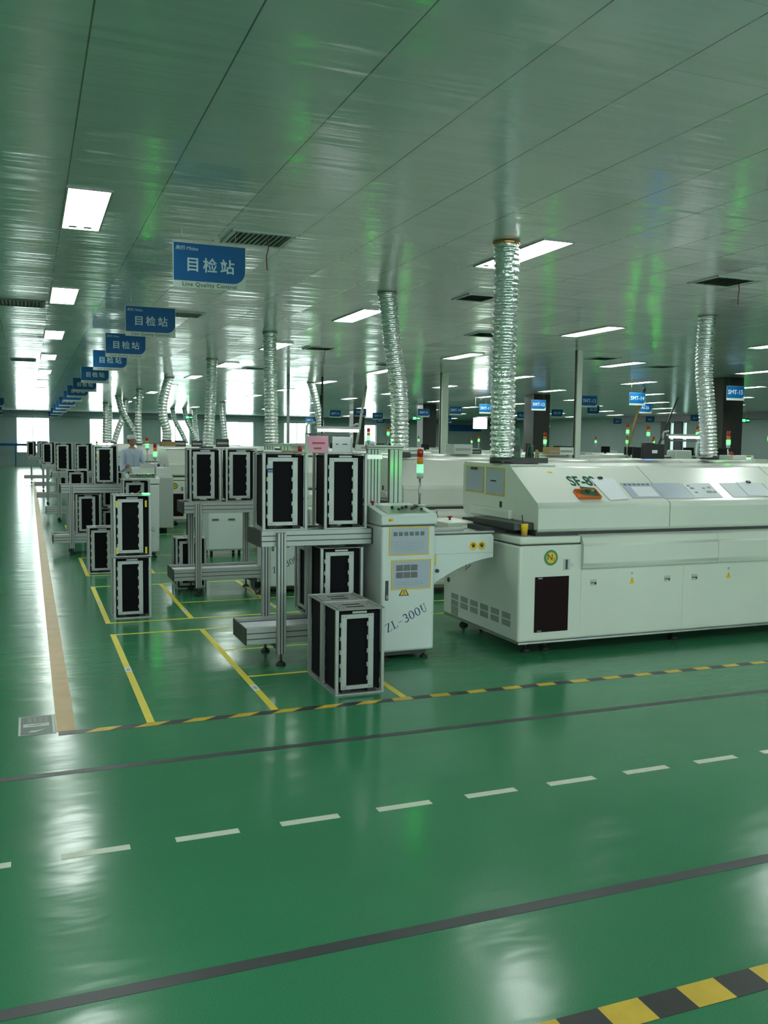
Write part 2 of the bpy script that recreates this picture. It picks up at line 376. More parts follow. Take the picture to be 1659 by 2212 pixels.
zone('yellow taped floor box behind the two-high stack, third along the aisle', .62, 3.45, 11.3, 13.1, (1.4,))
zone('yellow taped floor box, fourth along the aisle', .62, 3.3, 16.0, 18.2, (1.4,))
strip('floor_tape', 'thin yellow tape between the grey cabinet and the oven end, nearer one', 2.9, 5.0, 7.80, 7.83, 'yellow')
strip('floor_tape', 'thin yellow tape between the grey cabinet and the oven end, farther one', 2.9, 5.0, 8.45, 8.48, 'yellow')
t = thing('floor_sign', 'dark floor sticker with white border and arrow at the hazard tape end', 'floor sign', (.02, 5.44, 0))
MB().box(-.1, .1, -.18, .18, 0, .0015, 'olive').build('sticker_base', t)
b = MB().box(-.1, -.088, -.18, .18, .0015, .0021, 'signwhite').box(.082, .095, -.18, .18, .0015, .0021, 'signwhite')
b.box(-.088, .082, -.18, -.174, .0015, .0021, 'signwhite').box(-.088, .082, .172, .178, .0015, .0021, 'signwhite').build('border', t)
b = MB()
for i in range(4):
    for j in range(3): b.box(-.05+i*.03, -.03+i*.03, .06+j*.033, .083+j*.033, .0015, .002, 'grey')
b.build('lettering', t)
b = MB().box(-.075, .065, -.03, .03, .0015, .0021, 'signwhite')
b.box(-.05, .02, -.006, .002, .0021, .0024, 'olive').box(-.02, .05, .012, .018, .0021, .0024, 'olive').build('figure_bar', t)
MB().poly([(-.05, -.13, .002), (-.01, -.135, .002), (.05, -.08, .002), (-.005, -.105, .002), (-.03, -.1, .002)], 'signwhite').build('arrow', t)

# ------------------------------------------------------------------ ceiling: light panels, vents
def panel():
    t = thing('ceiling_light', '', 'ceiling light', (0, 0, CEIL))
    b = MB()
    for q in ((-.15, -.135, -.62, .62), (.135, .15, -.62, .62), (-.135, .135, -.62, -.6), (-.135, .135, .6, .62)): b.box(q[0], q[1], q[2], q[3], -.012, 0, 'aluplate')
    b.build('frame', t)
    MB().box(-.135, .135, -.6, .6, -.006, 0, 'tube').build('diffuser', t)
    MB().box(-.09, -.03, .5, .56, -.009, -.006, 'grey').box(.02, .08, .5, .56, -.009, -.006, 'grey').build('lamp_holder', t)
    return t
P0 = panel(); used = False
colx = [.41+3.63*i for i in range(9)]; colw = ['over the left aisle', 'over the oven ends', 'third from the left', 'fourth from the left', 'fifth from the left', 'sixth from the left', 'seventh from the left', 'eighth from the left', 'ninth from the left']
for i, x in enumerate(colx):
    for j in range(12):
        y = 7.0+4.2*j
        if x > y*1.05+.5 or y > 56: continue
        lab = 'recessed white ceiling panel light, %s from the camera in the column %s' % (ORD[j], colw[i])
        if not used: P0.location = (x, y, CEIL); P0['label'] = lab; P0['group'] = 'recessed ceiling panel lights'; used = True
        else: dup(P0, (x, y, CEIL), lab)
for x, y in [(a, c) for a in (-6.85, -3.22, .41, 4.04, 7.67, 11.3) for c in (-5.6, -1.4, 2.8)]+[(-3.22, 7.0+4.2*j) for j in range(8)]+[(-6.85, 7.0+4.2*j) for j in range(5)]+[(11.3, 7.0), (14.93, 2.8), (14.93, 7.0), (14.93, 11.2), (18.56, 7.0), (18.56, 11.2)]:
    dup(P0, (x, y, CEIL), 'recessed white ceiling panel light outside the picture')
def vent(label, x, y, w=.5, d=.5, ribbon=None, dark=False):
    t = thing('ceiling_vent', label, 'ceiling vent', (x, y, CEIL), group='ceiling air vents')
    MB().box(-w/2+.02, w/2-.02, -d/2+.02, d/2-.02, -.004, 0, 'groove' if dark else 'ventback').build('backing', t)
    b = MB(); f = .035
    fm = 'darksteel' if dark else 'cabinetgrey'
    b.box(-w/2, w/2, -d/2, -d/2+f, -.014, 0, fm).box(-w/2, w/2, d/2-f, d/2, -.014, 0, fm).box(-w/2, -w/2+f, -d/2+f, d/2-f, -.014, 0, fm).box(w/2-f, w/2, -d/2+f, d/2-f, -.014, 0, fm)
    b.build('frame', t)
    b = MB(); n = 11
    for k in range(n):
        xx = -w/2+f+(k+.5)*(w-2*f)/n
        b.poly([(xx-.004, -d/2+f, -.013), (xx+.014, -d/2+f, -.004), (xx+.014, d/2-f, -.004), (xx-.004, d/2-f, -.013)], fm)
    b.build('slats', t)
    if ribbon:
        rx, ry, L = ribbon
        tag(MB().tube([(rx, ry, CEIL-.012), (rx+.01, ry, CEIL-.012-L*.3), (rx-.01, ry-.01, CEIL-.012-L*.6), (rx, ry, CEIL-.012-L)], .0045, 'redstring', 6).build('vent_ribbon'), 'dark red ribbon hanging from the '+label.split(',')[0], 'ribbon')
vent('square ceiling vent behind the nearest blue sign, nearest of all', 1.78, 7.36, .52, .5, (1.83, 7.25, .26))
vent('square ceiling vent above the second blue sign', 1.93, 12.1, .5, .5)
vent('square ceiling vent at the right edge of the view', 6.5, 7.24, .52, .45, (6.66, 7.2, .22))
vent('square ceiling vent between the two large ducts', 4.75, 9.22, .4, .45)
vent('long dark slot vent left of the second aisle light', -.05, 12.0, .55, .55, None, True)
vent('long dark slot vent left of the fourth aisle light', -.07, 20.6, .5, .5, None, True)
vent('round-cornered ceiling vent beside the third foil duct', 4.82, 15.34, .5, .5, (4.9, 15.3, .25))
vent('small ceiling vent right of the leaning duct', 6.47, 12.2, .5, .5, (6.55, 12.1, .22))
vent('small ceiling vent far behind the leaning duct', 7.16, 17.74, .5, .5, (7.2, 17.7, .3))
vent('faint ceiling vent between the third and fourth ducts', 4.82, 20.2, .5, .5)
vent('far ceiling vent near the right pillars', 12.3, 15.4, .5, .5)
vent('far ceiling vent right of the white power pole', 10.2, 14.5, .5, .5)

# ------------------------------------------------------------------ hanging signs
def hang_board(name, label, x, y, zb, w, h, big, small, group, zh=CEIL, dark=None):
    t = thing(name, label, 'hanging sign', (x, y, zb), group=group)
    MB().box(0, w, 0, .006, 0, h, 'signwhite').build('board', t)
    r = .28*h; c = [(.004, h*.155), (w-.004-r, h*.155)]
    for k in range(1, 7): a = -PI/2+k*PI/12; c.append((w-.004-r+r*math.cos(a), h*.155+r+r*math.sin(a)))
    c += [(w-.004, h-.003), (.004, h-.003)]
    MB().prism(c, 'y', -.0015, 0, 'blue').build('blue_field', t)
    for xx in (w*.12, w*.86):
        MB().tube([(xx, .003, h-.02), (xx, .003, zh-zb)], .0012, 'steel', 5).build('hanging_wire', t)
    return t
def lqc(i, y, x=1.02, zb=2.80):
    t = hang_board('hanging_sign', 'blue hanging sign reading 目检站 Line Quality Control, %s from the camera' % ORD[i], x, y, zb+ (0 if i else -.01), .545, .33, None, None, 'blue line quality control signs above the aisle')
    text_obj('目检站', .112, 'letter', t, Matrix.Translation((.275, -.002, .165)) @ FRONT, bold=.0018, spacing=1.32)
    if i < 7:
        text_obj('Line Quality Control', .043, 'ink', t, Matrix.Translation((.272, -.0008, .026)) @ FRONT, bold=.0002, spacing=1.12)
    if i < 3:
        text_obj('美的 Midea', .036, 'letter', t, Matrix.Translation((.10, -.002, .287)) @ FRONT, name='logo', shear=.2)
for i, y in enumerate([6.87, 10.39, 13.15, 15.74, 19.4, 23.0, 26.3, 29.3, 33.6, 37.1, 41.3, 46.2, 51.5]): lqc(i, y)
for i, (tx, x, y) in enumerate([('SMT-15', 14.95, 16.4), ('SMT-14', 14.8, 19.8), ('SMT-13', 14.6, 21.7), ('SMT-12', 14.7, 24.6), ('SMT-11', 14.8, 28.3), ('SMT-10', 14.75, 30.6), ('SMT-9', 14.85, 33.8), ('SMT-8', 15.0, 39.4), ('SMT-7', 12.6, 35.2), ('SMT-6', 12.3, 37.6), ('SMT-5', 14.9, 50.0),
        ('AI-26', 18.7, 24.5), ('AI-25', 18.4, 27.0), ('AI-24', 19.2, 30.6), ('AI-23', 19.6, 34.0), ('AI-22', 19.8, 41.9), ('AI-21', 18.7, 48.5), ('AI-3', 27.2, 32.0), ('AI-2', 27.2, 35.1), ('AI-7', 28.2, 39.0)]):
    t = hang_board('hanging_sign', 'small blue hanging sign reading %s over the far machines' % tx, x, y, 2.73, .52, .33, None, None, 'blue line number signs over the far machines')
    text_obj(tx, .14, 'letter', t, Matrix.Translation((.26, -.002, .185)) @ FRONT, bold=.003)
t = thing('light_board', 'bright white panel hanging under the SMT-11 sign', 'display board', (15.0, 28.6, 2.2))
MB().box(-.27, .27, -.01, .01, 0, .38, 'lamp').build('lit_panel', t)
for x in (-.2, .2): MB().tube([(x, 0, .38), (x, 0, CEIL-2.2)], .003, 'steel', 5).build('hanging_wire', t)
tag(MB().box(27.7, 30.2, Y1-.06, Y1-.03, 2.55, 3.0, 'blue').build('wall_banner'), 'wide blue banner on the far end wall', 'banner')

# ------------------------------------------------------------------ foil ducts
def duct(label, path, R=.095, seg=20, step=.0115, base=True, collar=False, group='foil exhaust ducts'):
    pts = [Vector(p) for p in path]
    # Catmull-Rom sampling
    P = [pts[0]*2-pts[1]]+pts+[pts[-1]*2-pts[-2]]; out = []
    for i in range(1, len(P)-2):
        n = max(2, int((P[i+1]-P[i]).length/step))
        for k in range(n):
            t_ = k/n; a, b, c, d = P[i-1], P[i], P[i+1], P[i+2]
            out.append(.5*((2*b)+(c-a)*t_+(2*a-5*b+4*c-d)*t_**2+(3*b-a-3*c+d)*t_**3))
    out.append(pts[-1])
    rad = [R*(1+.055*(1 if (i//2) % 2 else -1)) for i in range(len(out))]
    t = thing('foil_duct', label, 'exhaust duct', tuple(pts[-1]), group=group)
    b = MB(); b.tube(out, rad, 'foil', seg, jit=.0028*R/.095)
    o = b.build('hose', t, org=pts[-1])
    d0 = pts[0]
    MB().tube([(d0.x, d0.y, d0.z-.03), (d0.x, d0.y, d0.z)], R*1.12, 'copper' if collar else 'steel', seg).build('ceiling_collar', t, org=pts[-1])
    MB().tube([pts[-1], pts[-1]+Vector((0, 0, .05))], R*1.08, 'darksteel', seg).build('base_ring', t, org=pts[-1])
    return t
duct('large foil duct rising from the nearest oven to the ceiling', [(3.68, 6.62, CEIL), (3.69, 6.62, 3.0), (3.70, 6.66, 2.3), (3.74, 6.72, 1.9), (3.76, 6.75, 1.49)], .1, 28, .0115, collar=True)
duct('leaning foil duct over the second oven, bent to the right', [(3.72, 9.36, CEIL), (3.80, 9.36, 2.7), (3.88, 9.36, 2.15), (3.90, 9.36, 1.49)], .098, 24)
duct('foil duct on the second oven at the right edge', [(8.06, 9.24, CEIL), (8.04, 9.24, 2.65), (8.13, 9.24, 2.0), (8.18, 9.24, 1.49)], .105, 24)
duct('straight foil duct over the third row, left of the pink notice', [(3.45, 13.5, CEIL), (3.47, 13.5, 2.3), (3.49, 13.5, 1.49)], .1, 20, .013)
duct('foil duct over the fourth row, behind the second pair of magazines', [(3.5, 18.4, CEIL), (3.47, 18.4, 2.5), (3.41, 18.4, 1.49)], .105, 18, .016)
duct('crooked foil duct standing on a brown carton, fifth row', [(3.49, 24.3, CEIL), (3.40, 24.3, 3.0), (3.32, 24.3, 2.6), (3.33, 24.3, 2.25), (3.42, 24.3, 1.9), (3.42, 24.3, 1.62)], .12, 16, .02)
duct('grey foil duct behind the worker in the white cap', [(3.40, 30.3, CEIL), (3.35, 30.3, 2.4), (3.36, 30.3, 1.49)], .1, 14, .025)
duct('foil duct leaning right behind the pink notice', [(7.36, 24.2, CEIL), (7.50, 24.2, 2.85), (7.64, 24.2, 2.2), (7.65, 24.2, 1.5)], .1, 14, .02)
far = [('far foil duct leaning right, left of the V-shaped pair', (3.2, 35.6), (4.0, 35.6)), ('far foil duct leaning left, right half of the V-shaped pair', (3.75, 38.2), (3.25, 38.2)),
       ('far straight foil duct left of the V-shaped pair', (3.28, 42.6), (3.25, 42.6)), ('thin far foil duct beside the V-shaped pair', (3.83, 47.2), (3.8, 47.2)),
       ('far foil duct curving right in front of the third window', (6.98, 47.6), (7.7, 47.6)), ('second far foil duct curving right at the third window', (7.52, 47.1), (8.2, 47.1)),
       ('far foil duct at the right edge of the third window', (8.2, 48.1), (8.35, 48.1)), ('far white duct left of the fourth window', (7.69, 38.2), (7.85, 38.2))]
for lab, a, b_ in far:
    duct(lab, [(a[0], a[1], CEIL), (a[0]*.8+b_[0]*.2, a[1], 2.7), (a[0]*.3+b_[0]*.7, a[1], 2.0), (b_[0], b_[1], 1.497)], .12, 12, .03, group='far foil exhaust ducts')

# power poles and conduits
def pole(label, x, y, z0, w=.08, cable=True):
    t = thing('power_pole', label, 'power pole', (x, y, z0))
    MB().box(-w/2, w/2, -w/2, w/2, 0, CEIL-z0, 'white', .004).build('column', t)
    if cable: MB().box(-w/2-.03, -w/2-.005, -.02, .0, .5, CEIL-z0, 'cap').build('cable', t)
    MB().box(-w*.8, w*.8, -w*.8, w*.8, 0, .02, 'cabinetgrey').build('base_plate', t)
pole('white power pole with dark cable, right of the large duct', 9.0, 13.5, 0, .10)
pole('thin white power pole with dark cable, left of the large duct', 9.15, 19.3, 0, .16)
def conduit(label, a, b_, r=.03, m='cabinetgrey'):
    tag(MB().tube([a, b_], r, m, 10).build('conduit'), label, 'conduit')
conduit('leaning copper-coloured conduit below the SMT-14 sign', (16.6, 21.5, CEIL), (16.0, 21.5, 1.4), .04, 'orangetape')
conduit('thin dark conduit leaning near the right wall windows', (15.4, 18.6, 2.9), (14.7, 18.6, 1.4), .02, 'cap')
conduit('thin dark conduit left of the leaning duct', (7.0, 22.0, CEIL), (7.0, 22.0, 1.4), .025, 'cap')
conduit('brown conduit behind the inspection lamp', (9.7, 30.6, CEIL), (9.7, 30.6, 1.425), .05, 'pillar')
conduit('pale slanting conduit right of the inspection lamp', (9.3, 25.0, CEIL), (9.0, 25.0, 1.4), .04, 'cabinetgrey')
conduit('white conduit in front of the fifth window', (6.1, 22.0, CEIL), (6.1, 22.0, 1.4), .04, 'cabinetgrey')

# ------------------------------------------------------------------ magazines (board racks)
MW, MD, MH = .34, .31, .565
def magazine():
    t = thing('board_magazine', '', 'board magazine')
    hw, hd = MW/2, MD/2
    b = MB().box(-hw, hw, -hd, hd, 0, .010, 'aluplate'); b.build('base_plate', t)
    for sx in (-1, 1): MB().box(sx*.09-.03, sx*.09+.03, -.138, .138, .010, .032, 'rubber').build('spacer_block', t)
    b = MB(); z0, z1 = MH-.003, MH
    for (x0, x1, y0, y1) in ((-hw, hw, -hd, -.065), (-hw, hw, -.018, .018), (-hw, hw, .065, hd), (-hw, -.065, -.065, -.018), (.065, hw, -.065, -.018), (-hw, -.065, .018, .065), (.065, hw, .018, .065)):
        b.box(x0, x1, y0, y1, z0, z1, 'aluplate')
    b.box(-hw, -hw+.004, -hd, hd, z1, z1+.006, 'alu').box(hw-.004, hw, -hd, hd, z1, z1+.006, 'alu').box(-hw+.004, hw-.004, hd-.004, hd, z1, z1+.006, 'alu')
    for k in range(5):
        for sx in (-1, 1): b.box(sx*.1-.004+.012*(k % 2), sx*.1+.004+.012*(k % 2), -.12+k*.05, -.112+k*.05, z1, z1+.001, 'groove')
    b.box(-hw+.025, -hw+.031, -.11, .11, z1, z1+.001, 'groove').box(hw-.031, hw-.025, -.11, .11, z1, z1+.001, 'groove')
    b.build('top_plate', t)
    MB().box(-hw+.034, hw-.034, -.118, .118, MH-.010, MH-.004, 'black').build('slot_shade', t)  # black sheet added under the top slots, standing in for the shade inside
    for sx in (-1, 1):
        for sy in (-1, 1):
            MB().box(min(sx*hw, sx*(hw-.022)), max(sx*hw, sx*(hw-.022)), min(sy*hd, sy*(hd-.02)), max(sy*hd, sy*(hd-.02)), .010, MH-.003, 'alu', .002, 1).build('corner_post', t)
    for sy in (-1, 1):                                    # slotted panels, front and back
        b = MB(); y = sy*.125
        b.box(-hw+.024, hw-.024, y-.004, y+.004, .034, MH-.014, 'black')
        for k in range(40): b.box(-hw+.03, hw-.03, min(y+sy*.004, y+sy*.008), max(y+sy*.004, y+sy*.008), .045+k*.0125, .050+k*.0125, 'black')
        b.build('slotted_panel', t)
    for sx in (-1, 1):                                    # side sheets
        x = sx*(hw-.03)
        MB().box(x-.003, x+.003, -hd+.024, hd-.024, .02, MH-.014, 'black').build('side_sheet', t)
    for sy in (-1, 1):
        y0, y1 = sorted((sy*.136, sy*.148)); b = MB(); s_ = -sy
        a0, a1 = -.13, .095
        b.box(a0, a0+.037, y0, y1, .062, .505, 'alu').box(a1-.037, a1, y0, y1, .062, .505, 'alu')
        b.box(a0, a1, y0, y1, .036, .062, 'alu').box(a0, a1, y0, y1, .505, .533, 'alu')
        for k in range(5): b.box(a1-.045, a1-.037, y0+.003, y1-.003, .09+k*.09, .12+k*.09, 'alu'); b.box(a0-.008, a0, y0+.003, y1-.003, .09+k*.09, .12+k*.09, 'alu')
        for xx in (a0+.012, a0+.03, a1-.03, a1-.012):
            for zz in (.049, .519): b.box(xx-.003, xx+.003, min(y0, y1)-.0006, y1+.0006, zz-.003, zz+.003, 'groove')
        b.build('panel_frame', t)
    MB().box(-.05, .05, -.137, -.128, .537, .55, 'alu').build('handle_bar', t)
    return t
MAG = None
def mag(label, x, y, z=0, rotz=0, clips=False, sticker=None, paper=None):
    """x = centre, y = front face."""
    global MAG
    c = (x, y+MD/2, z)
    if MAG is None:
        MAG = magazine(); MAG.location = c; MAG.rotation_euler[2] = rotz; MAG['label'] = label; MAG['group'] = 'circuit board magazines'; r = MAG
    else: r = dup(MAG, c, label, rotz)
    PEND.append((r, clips, sticker, paper, label)); return r
PEND = []
Z1 = 1.0+.001
mag('front aluminium and black board magazine on the floor beside the hazard tape', 2.0, 5.43)
mag('board magazine on the floor directly behind the front one', 2.0, 5.75)
mag('left board magazine on top of the nearest conveyor, blue tape on its frame', 1.745, 6.36, Z1, sticker='blue')
mag('right board magazine on top of the nearest conveyor, against the white cabinet', 2.215, 6.36, Z1)
mag('board magazine on the lower tray of the nearest conveyor, facing the walkway', 2.19, 6.36, .292)
mag('board magazine turned sideways at the back of the nearest lower tray', 2.16, 6.70, .292, PI/2, sticker='yellow')
mag('lower magazine of the two-high stack standing alone in the yellow box', .875, 8.49)
mag('upper magazine of the two-high stack, with yellow corner clips', .88, 8.49, MH+.008, clips=True, paper=[(.06, .05)])
mag('left board magazine on top of the second conveyor', 1.745, 9.54, Z1, paper=[(-.02, 0)])
mag('right board magazine on top of the second conveyor', 2.13, 9.54, Z1)
mag('board magazine on the floor behind the second conveyor legs', 1.67, 10.02)
mag('single floor magazine with a curled white paper on top, left of the two-high stack', .83, 11.5, paper=[(-.05, .0)])
mag('lower magazine of the stack hidden behind the front two-high stack', 1.27, 11.75)
mag('upper magazine with white papers on top behind the front two-high stack', 1.27, 11.75, MH+.008, paper=[(-.1, -.02), (-.14, .1)])
mag('large magazine on top of the third conveyor, yellow and white label on frame', 1.04, 13.53, Z1, sticker='yellow')
mag('magazine on the lower tray of the third conveyor', .79, 13.56, .292)
mag('lower magazine of the dim stack behind the third conveyor', 1.2, 14.6)
mag('upper magazine of the dim stack behind the third conveyor', 1.2, 14.6, MH+.008)
mag('lower magazine of the stack seen over the third conveyor beam', .74, 15.5)
mag('upper magazine of the stack seen over the third conveyor beam', .74, 15.5, MH+.008)
mag('left magazine on top of the fourth conveyor along the aisle', .65, 19.02, Z1)
mag('right magazine on top of the fourth conveyor along the aisle', 1.03, 19.02, Z1)
mag('magazine on the lower tray of the fourth conveyor', .9, 19.05, .292)
mag('left magazine on top of the fifth conveyor along the aisle', .46, 24.22, Z1)
mag('right magazine on top of the fifth conveyor along the aisle', .86, 24.22, Z1)
mag('magazine on the lower tray of the fifth conveyor', .8, 24.25, .292)
mag('left magazine on top of the sixth conveyor along the aisle', .42, 30.22, Z1)
mag('right magazine on top of the sixth conveyor along the aisle', .80, 30.22, Z1)
mag('left magazine on top of the farthest conveyor beside the bright window', .1, 36.0, Z1)
mag('right magazine on top of the farthest conveyor', .5, 36.0, Z1)
for r, clips, sticker, paper, lab in PEND:
    if clips:
        for x in (-.147, .112):
            for z in (.03, .46): MB().box(x, x+.017, -.158, -.150, z, z+.06, 'yellow').build('corner_clip', r)
    if sticker == 'blue': MB().box(-.13, -.093, -.1495, -.148, .44, .455, 'blue').box(-.13, -.093, -.1495, -.148, .425, .434, 'blue').build('tape_band', r)
    if sticker == 'yellow':
        MB().box(-.128, -.095, -.1495, -.148, .40, .435, 'warn').build('sticker', r); MB().box(-.128, -.095, -.1495, -.148, .44, .475, 'paper').build('sticker', r)
    for k, (px, py) in enumerate(paper or ()):
        c = r.location; z = c.z+MH+.007; w = .05
        b = MB(); n = 6
        for j in range(n):
            u0, u1 = j/n, (j+1)/n; h0, h1 = .02*(u0-.3)**2*4, .02*(u1-.3)**2*4
            b.poly([(-w+2*w*u0, -.035, h0), (-w+2*w*u1, -.035, h1), (-w+2*w*u1, .035, h1), (-w+2*w*u0, .035, h0)], 'paper')
        o = b.build('paper_slip', None, (c.x+px, c.y+py, z), .3*k-.4)
        tag(o, ('curled' if k == 0 else 'flat')+' white paper slip lying on the '+' '.join(lab.split()[:9]), 'paper')
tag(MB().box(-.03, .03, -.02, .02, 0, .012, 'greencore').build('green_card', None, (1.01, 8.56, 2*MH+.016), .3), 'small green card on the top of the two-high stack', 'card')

for lab, x, y, w, d, m in [('brown board lying on the left magazine of the nearest conveyor', 1.80, 6.53, .11, .2, 'card'), ('pale card lying on the left magazine of the nearest conveyor', 1.69, 6.50, .08, .14, 'paper'), ('dark folded cloth on the left magazine of the second conveyor', 1.78, 9.70, .1, .16, 'cap')]:
    tag(MB().box(-w/2, w/2, -d/2, d/2, 0, .012, m, .003, 1).build('flat_board', None, (x, y, Z1+MH+.007), .12), lab, 'board')
# ------------------------------------------------------------------ magazine conveyors (aluminium stands)
def extr(b, x0, x1, y0, y1, z0, z1, axis='x', n=3, m='alu'):
    b.box(x0, x1, y0, y1, z0, z1, m, .003, 1)
    for k in range(1, n):
        if axis == 'x':
            z = z0+(z1-z0)*k/n
            b.box(x0+.001, x1-.001, y0-.0006, y1+.0006, z-.0035, z+.0035, 'groove')
        else:
            x = x0+(x1-x0)*k/n
            b.box(x-.004, x+.004, y0-.0006, y1+.0006, z0+.001, z1-.001, 'groove')
    if axis == 'z':
        ym = (y0+y1)/2; b.box(x0-.0006, x1+.0006, ym-.004, ym+.004, z0+.001, z1-.001, 'groove')
    return b
def conveyor():
    t = thing('magazine_conveyor', '', 'conveyor stand'); Wd, D = .86, .42
    extr(MB(), 0, Wd, 0, .035, .88, 1.0).build('upper_beam', t)
    extr(MB(), 0, Wd, D-.035, D, .88, 1.0).build('upper_beam', t)
    MB().box(-.012, 0, 0, D, .878, 1.0, 'cap', .002, 1).build('end_cap', t)
    MB().box(Wd, Wd+.012, 0, D, .878, 1.0, 'cap', .002, 1).build('end_cap', t)
    b = MB().box(0, Wd, .035, D-.035, .90, .985, 'darksteel')
    for y in (.07, D-.07): b.box(.0, Wd, y-.015, y+.015, .985, .992, 'cap')
    b.build('belt_deck', t)
    for x in (.11, Wd-.13):
        for y in ((-.05, D+.0) if x < .2 else (D+.0,)):
            l = extr(MB(), x, x+.065, y, y+.05, .085, .985, 'z', 3).build('leg', t)
            MB().tube([(x+.032, y+.025, .03), (x+.032, y+.025, .085)], .009, 'darksteel', 10).tube([(x+.032, y+.025, 0), (x+.032, y+.025, .012), (x+.032, y+.025, .03)], [.036, .036, .015], 'rubber', 14).build('levelling_foot', l)
        MB().box(x+.008, x+.057, 0, D, .11, .15, 'cap').build('cross_brace', t)
    dx = -.11
    extr(MB(), dx, Wd-.01, .0, .035, .16, .285).build('lower_beam', t)
    extr(MB(), dx, Wd-.01, D-.03, D+.005, .16, .285).build('lower_beam', t)
    MB().box(dx-.01, dx, 0, D+.005, .158, .285, 'cap', .002, 1).build('end_cap', t)
    b = MB().box(dx, Wd-.01, .035, D-.03, .2, .262, 'paper'); b.box(dx, Wd-.01, .07, .085, .262, .266, 'cap'); b.box(dx, Wd-.01, D-.075, D-.06, .262, .266, 'cap'); b.build('tray_deck', t)
    return t
CV = conveyor(); CV.location = (1.57, 6.37, 0); CV['label'] = 'nearest aluminium magazine conveyor stand, beside the ZL-300U cabinet'; CV['group'] = 'magazine conveyor stands'
for k, (x, y) in enumerate([(1.52, 9.55), (.42, 13.55), (.42, 19.02), (.30, 24.22), (.28, 30.22), (-.05, 36.0)]):
    dup(CV, (x, y, 0), 'aluminium magazine conveyor stand, %s from the camera along the aisle' % ORD[k+1])

# ------------------------------------------------------------------ signal tower parts
def tower_parts(parent, x, y, z0, zg, r=.024, as_part=True, lit='greenlamp'):
    """pole from z0, green lens centred on zg."""
    b = MB().tube([(x, y, z0), (x, y, zg-.075)], .009, 'steel', 10)
    b.box(x-.035, x+.035, y-.035, y+.035, z0, z0+.006, 'steel')
    p = b.build('signal_pole' if as_part else 'pole', parent)
    q = p if as_part else parent
    MB().tube([(x, y, zg-.08), (x, y, zg-.035)], r, 'cabinetgrey', 16).build('lamp_base', q)
    MB().tube([(x, y, zg-.035), (x, y, zg-.02), (x, y, zg+.02), (x, y, zg+.03)], [r, r*1.02, r*1.02, r], 'greenlamp' if lit == 'greenlamp' else 'green', 16).build('green_lens', q)
    MB().tube([(x, y, zg+.03), (x, y, zg+.085)], r, 'amber' if lit != 'amberlamp' else 'amberlamp', 16).build('amber_lens', q)
    MB().tube([(x, y, zg+.087), (x, y, zg+.145), (x, y, zg+.152)], [r, r, r*.7], 'red', 16).build('red_lens', q)
    return p

# ------------------------------------------------------------------ unloader cabinet ZL-300U
def serif_text(parent, mtx):
    """thin serif capitals Z L - 3 0 0 U drawn as strokes of varying width."""
    b = MB()
    def st(pts, w0, w1=None):
        w1 = w0 if w1 is None else w1
        n = len(pts)
        for i in range(n-1):
            (x0, y0), (x1, y1) = pts[i], pts[i+1]; dx, dy = x1-x0, y1-y0; L = math.hypot(dx, dy) or 1
            def wd(j): return (w0+(w1-w0)*math.sin(PI*j/(n-1)))/2 if n > 2 else w0/2
            a, c = wd(i), wd(i+1); nx, ny = -dy/L, dx/L
            b.poly([(x0+nx*a, y0+ny*a, 0), (x0-nx*a, y0-ny*a, 0), (x1-nx*c, y1-ny*c, 0), (x1+nx*c, y1+ny*c, 0)], 'textblue')
    def arc(cx, cy, rx, ry, a0, a1, n=14): return [(cx+rx*math.cos(math.radians(a0+(a1-a0)*k/n)), cy+ry*math.sin(math.radians(a0+(a1-a0)*k/n))) for k in range(n+1)]
    th, tk = .06, .15; x = 0
    st([(x+.05, 1), (x+.6, 1)], th); st([(x+.58, 1), (x+.04, 0)], tk); st([(x+.02, 0), (x+.62, 0)], th); st([(x+.05, 1), (x+.03, .8)], th); st([(x+.62, 0), (x+.65, .22)], th)
    x = .85; st([(x+.18, 0), (x+.18, 1)], tk); st([(x, 1), (x+.38, 1)], th); st([(x, 0), (x+.6, 0)], th); st([(x+.6, 0), (x+.64, .25)], th)
    x = 1.75; st([(x, .42), (x+.5, .42)], th)
    x = 2.5; st(arc(x+.3, .74, .25, .26, 160, -90), th, tk); st(arc(x+.3, .26, .3, .27, 90, -160), th, tk)
    for x in (3.35, 4.2):
        st(arc(x+.32, .5, .28, .51, 90, 270), th, tk); st(arc(x+.32, .5, .28, .51, 90, -90), th, tk)
    x = 5.05; st([(x+.15, 1), (x+.15, .35)], tk); st(arc(x+.38, .32, .23, .33, 180, 360), th*1.3, th*1.3); st([(x+.61, .3), (x+.61, 1)], th); st([(x, 1), (x+.32, 1)], th); st([(x+.48, 1), (x+.75, 1)], th)
    o = b.build('lettering', parent); o.matrix_local = mtx
    return o
